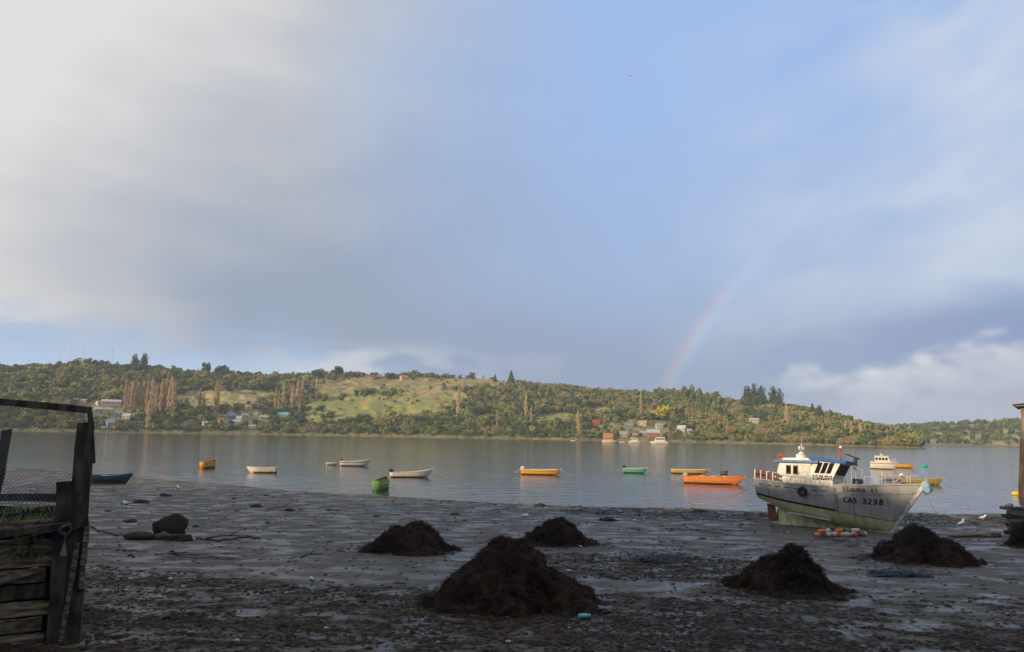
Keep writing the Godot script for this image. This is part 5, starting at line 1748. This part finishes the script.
	tag(build(s2, "stern_line", mat("rope_pale", lin(0.4, 0.38, 0.3), 0.9)), "mooring rope running from the fishing boat's stern into the water", "rope")

# ---------------------------------------------------------------- odds and ends along the beach
func make_extras() -> void:
	rng.seed = 44
	# mossy boulder with flat stones
	var mossy := worn("mossy_rock", lin(0.05, 0.055, 0.014), 0.95, lin(0.007, 0.007, 0.006), 1.3, 0.025, 3, 1.0, 0.45, 0.75)
	var p := on_mud(166, 537)
	var sc := Vector2(p.x, p.z).length() / FOCAL
	var b := tag(put(blob(21, 30, 20, 0.35, 0.07), "boulder", mossy), "dark mossy boulder leaning up out of the silt", "boulder")
	b.position = p + Vector3(0, 6.5 * sc, -0.3); b.scale = Vector3(14.5 * sc, 12 * sc, 8 * sc); b.rotation = Vector3(-0.25, 0.35, 0.3)
	for q in [[140, 539, 14, 5, "flat mossy stone left of the dark boulder", mossy], [180, 540, 11, 4, "flat green stone right of the dark boulder", mossy], [163, 539, 8, 5, "small brown stone against the dark boulder", worn("brown_rock", lin(0.09, 0.07, 0.05), 0.9, lin(0.04, 0.03, 0.024), 1.5)]]:
		var s := put(blob(int(q[0]), 16, 10, 0.5, 0.09), "stone", q[5])
		s.position = on_mud(q[0], q[1]) + Vector3.UP * 0.04
		s.scale = Vector3(q[2], q[3], q[2] * 0.6) * sc
		tag(s, q[4], "stone")
	# seaweed rope on the mud left and right of the boulder
	for q in [[[86, 525], [100, 532], [118, 536], [136, 537], "weedy rope running from the crib to the boulder"], [[196, 539], [220, 541], [248, 537], [262, 540], "weedy rope trailing right of the boulder"]]:
		var pts := []
		for k in 4:
			var a := on_mud(q[k][0], q[k][1])
			pts.append(Vector3(a.x, mud_at(a.x, a.z) + 0.04, a.z))
		var fine := []
		for k in 3:
			for i in 6: fine.append(pts[k].lerp(pts[k + 1], i / 6.0) + Vector3(0, 0.03 * sin(i * 2.0), 0.06 * sin(i * 1.7 + k)))
		var st := nst(true)
		tube(st, fine, 0.035, 0.03, 6)
		tag(build(st, "old_rope", mat("weedy_rope", lin(0.04, 0.042, 0.025), 0.9)), q[4], "rope")
	# driftwood
	for q in [[205, 540, 256, 538], [268, 511, 300, 507], [560, 512, 600, 514], [300, 560, 322, 557]]:
		var a := on_mud(q[0], q[1]) + Vector3.UP * 0.06
		var c := on_mud(q[2], q[3]) + Vector3.UP * 0.08
		var m := (a + c) * 0.5 + Vector3(0, 0.08, 0.15)
		var st := nst(true)
		tube(st, [a, a.lerp(m, 0.6) + Vector3(0, 0.03, 0), m, c], 0.03, 0.015, 6)
		tube(st, [m, m + (c - a) * 0.2 + Vector3(0, 0.2, -0.2)], 0.025, 0.01, 5)
		tag(build(st, "driftwood", mat("driftwood", lin(0.05, 0.042, 0.034), 0.9)), "thin dark driftwood branch lying on the silt", "driftwood", "driftwood branches on the silt")
	# clods and rocks on the silt
	for q in [[288, 511, 6], [141, 503, 7], [165, 496, 5], [256, 507, 6], [330, 511, 4], [130, 522, 6], [608, 521, 9], [455, 515, 5], [376, 517, 4], [700, 512, 7], [540, 506, 6]]:
		var a := on_mud(q[0], q[1])
		var s := put(blob(600 + int(q[0]), 12, 8, 0.7, 0.1), "mud_clod", worn("clod", lin(0.035, 0.033, 0.024), 0.9, lin(0.015, 0.014, 0.012), 1.5))
		var k: float = q[2] * Vector2(a.x, a.z).length() / FOCAL
		s.position = a + Vector3.UP * 0.02; s.scale = Vector3(k, k * 0.35, k * 0.6)
		tag(s, "dark weed-covered clod on the grey silt", "clod", "weed-covered clods on the silt")
	# white scraps
	for q in [[170, 580, 5], [157, 599, 6], [311, 579, 6], [392, 552, 8], [430, 553, 5], [525, 517, 10], [222, 512, 3], [124, 504, 7], [635, 521, 5], [580, 547, 4], [568, 571, 5], [286, 594, 3], [378, 585, 3]]:
		var a := on_mud(q[0], q[1])
		a.y = mud_at(a.x, a.z)
		var k: float = q[2] * 0.55 * Vector2(a.x, a.z).length() / FOCAL
		var s := put(blob(700 + int(q[0]), 9, 6, 1.2, 0.12), "litter_scrap", mat("scrap_white", lin(0.5, 0.5, 0.48), 0.7))
		s.position = a + Vector3.UP * k * 0.2; s.scale = Vector3(k, k * 0.35, k * 0.6); s.rotation.y = rng.randf() * TAU
		tag(s, "small crumpled white scrap lying on the mud", "litter", "white scraps on the mud")
	# turquoise bottle beside the big heap, pale bag
	var bp := on_mud(583, 620)
	bp.y = mud_at(bp.x, bp.z) + 0.06
	var bt := thing("plastic_bottle", "turquoise plastic bottle lying beside the largest seaweed heap", "bottle", bp)
	bt.rotation.y = 0.5
	var st := nst(true)
	tube(st, [Vector3(-0.1, 0, 0), Vector3(0.06, 0, 0), Vector3(0.1, 0, 0)], 0.055, 0.045, 10)
	tube(st, [Vector3(0.1, 0, 0), Vector3(0.15, 0, 0)], 0.045, 0.02, 10)
	build(st, "body", mat("bottle_turquoise", lin(0.15, 0.5, 0.45), 0.35), bt)
	st = nst(true)
	tube(st, [Vector3(0.145, 0, 0), Vector3(0.18, 0, 0)], 0.025, 0.025, 8)
	build(st, "cap", mat("scrap_white", lin(0.5, 0.5, 0.48), 0.7), bt)
	var bag := put(blob(777, 18, 12, 1.0, 0.12), "plastic_bag", worn("bag_grey", lin(0.16, 0.17, 0.2), 0.5, lin(0.06, 0.065, 0.08), 3.0))
	var ba := on_mud(602, 613)
	bag.position = ba + Vector3.UP * 0.05; bag.scale = Vector3(0.26, 0.09, 0.16)
	tag(bag, "crumpled grey plastic bag at the foot of the largest seaweed heap", "bag")
	for q in [[655, 562, 0.9, "dark blue tangle of net in the reddish weed"], [898, 576, 1.0, "dark teal tangle of net on the mud between the heaps"]]:
		var na := on_mud(q[0], q[1])
		var nb := thing("net_tangle", q[3], "net", na)
		var ns := nst(true)
		for k in 40:
			var c: Vector3 = Vector3(rng.randfn() * 0.5, 0.05 + rng.randf() * 0.1, rng.randfn() * 0.3) * q[2]
			ring_tube(ns, c, Basis(Vector3(rng.randfn(), rng.randfn(), rng.randfn()).normalized(), rng.randf() * TAU), rng.randf_range(0.08, 0.2), 0.008, 10, 3)
		build(ns, "net_cord", mat("net_blue", lin(0.05, 0.075, 0.09), 0.7), nb)
		var heap := put(blob(int(q[0]), 18, 10, 0.9, 0.12), "net_mass", worn("net_dark", lin(0.03, 0.04, 0.048), 0.8, lin(0.012, 0.014, 0.016), 2.0), nb)
		heap.scale = Vector3(0.85, 0.12, 0.4) * q[2]
	# bundle of floats by the hull
	var fa := on_mud(818, 537)
	var fb := on_mud(862, 536)
	var fl := thing("float_bundle", "bundle of worn white and orange net floats beside the fishing boat's keel", "net floats", fa)
	for i in 16:
		var s := i / 15.0
		var c := (fb - fa) * s + Vector3(rng.randf_range(-0.05, 0.05), 0.1 + (0.14 if i % 3 == 1 else 0.0), rng.randf_range(-0.12, 0.12))
		var d := Vector3(rng.randf_range(-0.4, 0.4), rng.randf_range(-0.1, 0.1), 1.0).normalized() if i % 2 == 0 else Vector3(1, rng.randf_range(-0.2, 0.2), rng.randf_range(-0.5, 0.5)).normalized()
		st = nst(true)
		tube(st, [c - d * 0.15, c - d * 0.11, c + d * 0.11, c + d * 0.15], 0.1, 0.1, 10)
		build(st, "float", mat("float_orange", lin(0.62, 0.14, 0.05), 0.6) if i in [0, 1, 6, 7, 12] else (mat("float_grey", lin(0.14, 0.13, 0.11), 0.7) if i % 4 == 2 else mat("float_white", lin(0.5, 0.46, 0.38), 0.7)), fl)
	# pale foam log at the right with a gull on it
	var la := on_mud(949, 537)
	var lb := on_mud(1000, 536)
	var lg := thing("foam_log", "row of dirty pale foam blocks lying on the mud near the timber crib", "foam blocks", la)
	for i in 6:
		var bl := put(blob(800 + i, 14, 9, 0.4, 0.1), "foam_block", worn("foam_dirty", lin(0.36, 0.32, 0.22), 0.9, lin(0.12, 0.1, 0.07), 1.6), lg)
		bl.position = (lb - la) * (i + 0.5) / 6.0 + Vector3(0, 0.08, rng.randf_range(-0.1, 0.1))
		bl.scale = Vector3(0.24, 0.12 + rng.randf() * 0.05, 0.2)
	gull(on_mud(962, 533) + Vector3.UP * 0.16, 0.5, "white gull standing by the pale foam blocks", 1.15)
	gull(on_mud(178, 491), 2.4, "white gull standing on the silt near the water's edge", 1.0)
	gull(on_mud(983, 521), -0.6, "white gull standing in the dark weed near the timber crib", 0.85)
	# a bird in flight, high over the water
	var fp := at_dist(630.5, 76.0, 150.0)
	var bird := thing("flying_bird", "small dark bird gliding high in the blue sky", "bird", fp)
	bird.rotation = Vector3(0.3, 0.9, 0.5)
	st = nst(true)
	tube(st, [Vector3(-0.28, 0, 0), Vector3(-0.12, 0.01, 0), Vector3(0.1, 0.01, 0), Vector3(0.3, 0, 0)], 0.08, 0.03, 8)
	build(st, "body", mat("bird_dark", lin(0.08, 0.08, 0.09), 0.8), bird)
	for sg in [-1.0, 1.0]:
		st = nst()
		var w0 := Vector3(-0.08, 0.03, 0)
		var w1 := Vector3(-0.02, 0.16, sg * 0.3)
		var w2 := Vector3(0.1, 0.05, sg * 0.7)
		for e in [[w0, w1, 0.2, 0.17], [w1, w2, 0.17, 0.04]]:
			hexa(st, [e[0], e[0] + Vector3(e[2], 0, 0), e[1] + Vector3(e[3], 0, 0), e[1], e[0] + Vector3(0, 0.02, 0), e[0] + Vector3(e[2], 0.02, 0), e[1] + Vector3(e[3], 0.02, 0), e[1] + Vector3(0, 0.02, 0)])
		build(st, "wing", mat("bird_dark", lin(0.08, 0.08, 0.09), 0.8), bird)

func gull(at: Vector3, turn: float, label: String, s: float) -> void:
	var white := mat("gull_white", lin(0.75, 0.74, 0.7), 0.8)
	var t := thing("gull", label, "bird", at)
	t.rotation.y = turn
	t.scale = Vector3.ONE * s
	var st := nst(true)
	var pts := [Vector3(-0.24, 0.2, 0), Vector3(-0.12, 0.22, 0), Vector3(0.02, 0.25, 0), Vector3(0.11, 0.29, 0), Vector3(0.14, 0.37, 0), Vector3(0.17, 0.41, 0), Vector3(0.21, 0.4, 0)]
	var rad := [0.015, 0.06, 0.085, 0.07, 0.04, 0.045, 0.02]
	for i in 6: tube(st, [pts[i], pts[i + 1]], rad[i], rad[i + 1], 9)
	build(st, "body", white, t)
	st = nst(true)
	tube(st, [Vector3(0.2, 0.4, 0), Vector3(0.27, 0.385, 0)], 0.014, 0.005, 5)
	build(st, "beak", mat("beak_yellow", lin(0.5, 0.3, 0.05), 0.6), t)
	for sg in [-1.0, 1.0]:
		st = nst(true)
		tube(st, [Vector3(0.1, 0.28, sg * 0.07), Vector3(-0.1, 0.25, sg * 0.085), Vector3(-0.3, 0.2, sg * 0.03)], 0.04, 0.01, 6)
		build(st, "wing", mat("gull_grey", lin(0.35, 0.36, 0.38), 0.8), t)
		st = nst(true)
		tube(st, [Vector3(0, 0.2, sg * 0.035), Vector3(0.01, 0.0, sg * 0.04)], 0.01, 0.01, 5)
		build(st, "leg", mat("beak_yellow", lin(0.5, 0.3, 0.05), 0.6), t)

func make_right_side() -> void:
	rng.seed = 61
	# stacked timber crib at the right edge
	var p := on_mud(1004, 538)
	var t := thing("timber_crib", "stacked weathered timber crib at the water's edge under the stilt house", "retaining wall", p)
	t.rotation_degrees.y = -36.0
	var woods := [worn("crib_pale", lin(0.2, 0.18, 0.14), 0.9, lin(0.08, 0.07, 0.055), 0.8, 0.012, 5, 4.0), worn("crib_dark", lin(0.1, 0.085, 0.065), 0.9, lin(0.04, 0.034, 0.028), 0.8, 0.012, 7, 4.0)]
	for i in 8:
		var st := nst()
		var y := 0.08 + i * 0.18
		var out := -0.06 if i == 7 else rng.randf_range(-0.02, 0.22) + (0.1 if i % 2 == 0 else 0.0)
		rough_bar(st, Vector3(out, y, 0.0 + rng.randf_range(-0.1, 0.1)), Vector3(5.0, y + 0.02, 0.25), 0.3, 0.14, 6, 0.02)
		build(st, "timber", woods[i % 2], t)
		st = nst()
		rough_bar(st, Vector3(out + 0.2, y - 0.02, -0.1), Vector3(out + 0.3, y - 0.02, -2.6), 0.2, 0.13, 4, 0.02)
		build(st, "tie_timber", woods[(i + 1) % 2], t)
	# stilt house standing in the water, its corner in view
	var h := on_plane(1033, 497, 0.0)
	var sc := -h.z / FOCAL
	var s := thing("stilt_house", "weathered plank house on stilts over the water with a dark metal roof", "house", h)
	s.rotation_degrees.y = -36
	var board := worn("house_board", lin(0.26, 0.21, 0.15), 0.9, lin(0.12, 0.1, 0.08), 0.4, 0.012, 3, 0.3)
	var red := worn("stilt_red", lin(0.09, 0.055, 0.04), 0.9, lin(0.04, 0.028, 0.022), 0.5, 0.012, 8, 0.3)
	var y0 := 56.0 * sc
	var y1 := 90.0 * sc
	for i in 24:
		var st := nst()
		var x := -0.2 + i * 0.25
		box(st, Vector3(x, (y0 + y1) * 0.5, 0), Vector3(0.235, y1 - y0 + rng.randf_range(-0.05, 0.05), 0.06 + 0.02 * (i % 2)))
		build(st, "wall_board", board, s)
	for i in 20:
		var st := nst()
		var z := -0.14 - i * 0.25
		box(st, Vector3(-0.36, (y0 + y1) * 0.5, z), Vector3(0.06 + 0.02 * (i % 2), y1 - y0, 0.235))
		build(st, "wall_board", board, s)
	for q in [[-0.42, -0.15], [2.6, -0.15], [5.2, -0.15], [-0.05, -4.8], [2.6, -4.8], [5.2, -4.8]]:
		var st := nst()
		rough_bar(st, Vector3(q[0] - 0.5, -0.8, q[1]), Vector3(q[0] + 0.05, y0, q[1]), 0.42, 0.42, 8, 0.03, Vector3.FORWARD)
		build(st, "stilt", red, s)
	var st2 := nst()
	box(st2, Vector3(2.6, y0 + 0.1, -2.5), Vector3(6.0, 0.2, 5.2))
	build(st2, "floor", board, s)
	st2 = nst()
	hexa(st2, [Vector3(-0.75, y1 - 0.2, 0.5), Vector3(6.4, y1 + 0.5, 0.5), Vector3(6.4, y1 + 0.5, -5.6), Vector3(-0.75, y1 - 0.2, -5.6), Vector3(-0.78, y1 - 0.08, 0.5), Vector3(6.4, y1 + 0.64, 0.5), Vector3(6.4, y1 + 0.64, -5.6), Vector3(-0.78, y1 - 0.08, -5.6)])
	build(st2, "roof", worn("roof_iron", lin(0.14, 0.13, 0.12), 0.6, lin(0.07, 0.06, 0.055), 0.5), s)
	st2 = nst()
	hexa(st2, [Vector3(-0.95, y1 - 0.02, 0.3), Vector3(6.5, y1 + 0.82, 0.3), Vector3(6.5, y1 + 0.82, -5.4), Vector3(-0.95, y1 - 0.02, -5.4), Vector3(-0.95, y1 + 0.05, 0.3), Vector3(6.5, y1 + 0.9, 0.3), Vector3(6.5, y1 + 0.9, -5.4), Vector3(-0.95, y1 + 0.05, -5.4)])
	build(st2, "roof_sheet", worn("roof_iron", lin(0.14, 0.13, 0.12), 0.6, lin(0.07, 0.06, 0.055), 0.5), s)

func _ready() -> void:
	# camera
	cam = Camera3D.new()
	cam.name = "camera"
	add_child(cam)
	cam.position = EYE
	cam.rotation_degrees = Vector3(8.29, 0, 1.0)
	cam.fov = rad_to_deg(2.0 * atan(326.0 / FOCAL))
	cam.far = 6000.0
	cam.current = true
	nA.seed = 11; nA.frequency = 0.012; nA.fractal_octaves = 4
	nB.seed = 23; nB.frequency = 0.02; nB.fractal_octaves = 4
	nC.seed = 37; nC.frequency = 0.03; nC.fractal_octaves = 3
	# sky, air and sun
	var we := WorldEnvironment.new()
	we.name = "environment"
	var e := Environment.new()
	e.background_mode = Environment.BG_SKY
	e.sky = make_sky()
	e.background_energy_multiplier = 1.0
	e.tonemap_mode = Environment.TONE_MAPPER_LINEAR
	e.tonemap_exposure = 1.0
	e.fog_enabled = true
	e.fog_density = 0.00016
	e.fog_light_color = Color(0.86, 0.9, 0.95)
	e.sdfgi_enabled = true
	e.ssao_enabled = true
	e.ssil_enabled = true
	we.environment = e
	add_child(we)
	var sun := DirectionalLight3D.new()
	sun.name = "sun"
	sun.light_energy = 1.6
	sun.light_color = Color(1.0, 0.89, 0.73)
	sun.light_angular_distance = 0.6
	sun.shadow_enabled = true
	sun.rotation_degrees = Vector3(-SUN_EL, 180.0 - SUN_AZ, 0)
	add_child(sun)
	# setting
	hill_tables()
	heap_places()
	make_far_shore()
	make_mud()
	make_water()
	make_bluff()
	make_houses()
	make_woods()
	make_trees()
	make_masts()
	# things
	make_heaps()
	make_crib()
	make_boats()
	make_fishing_boat()
	make_right_side()
	make_extras()
	make_litter()
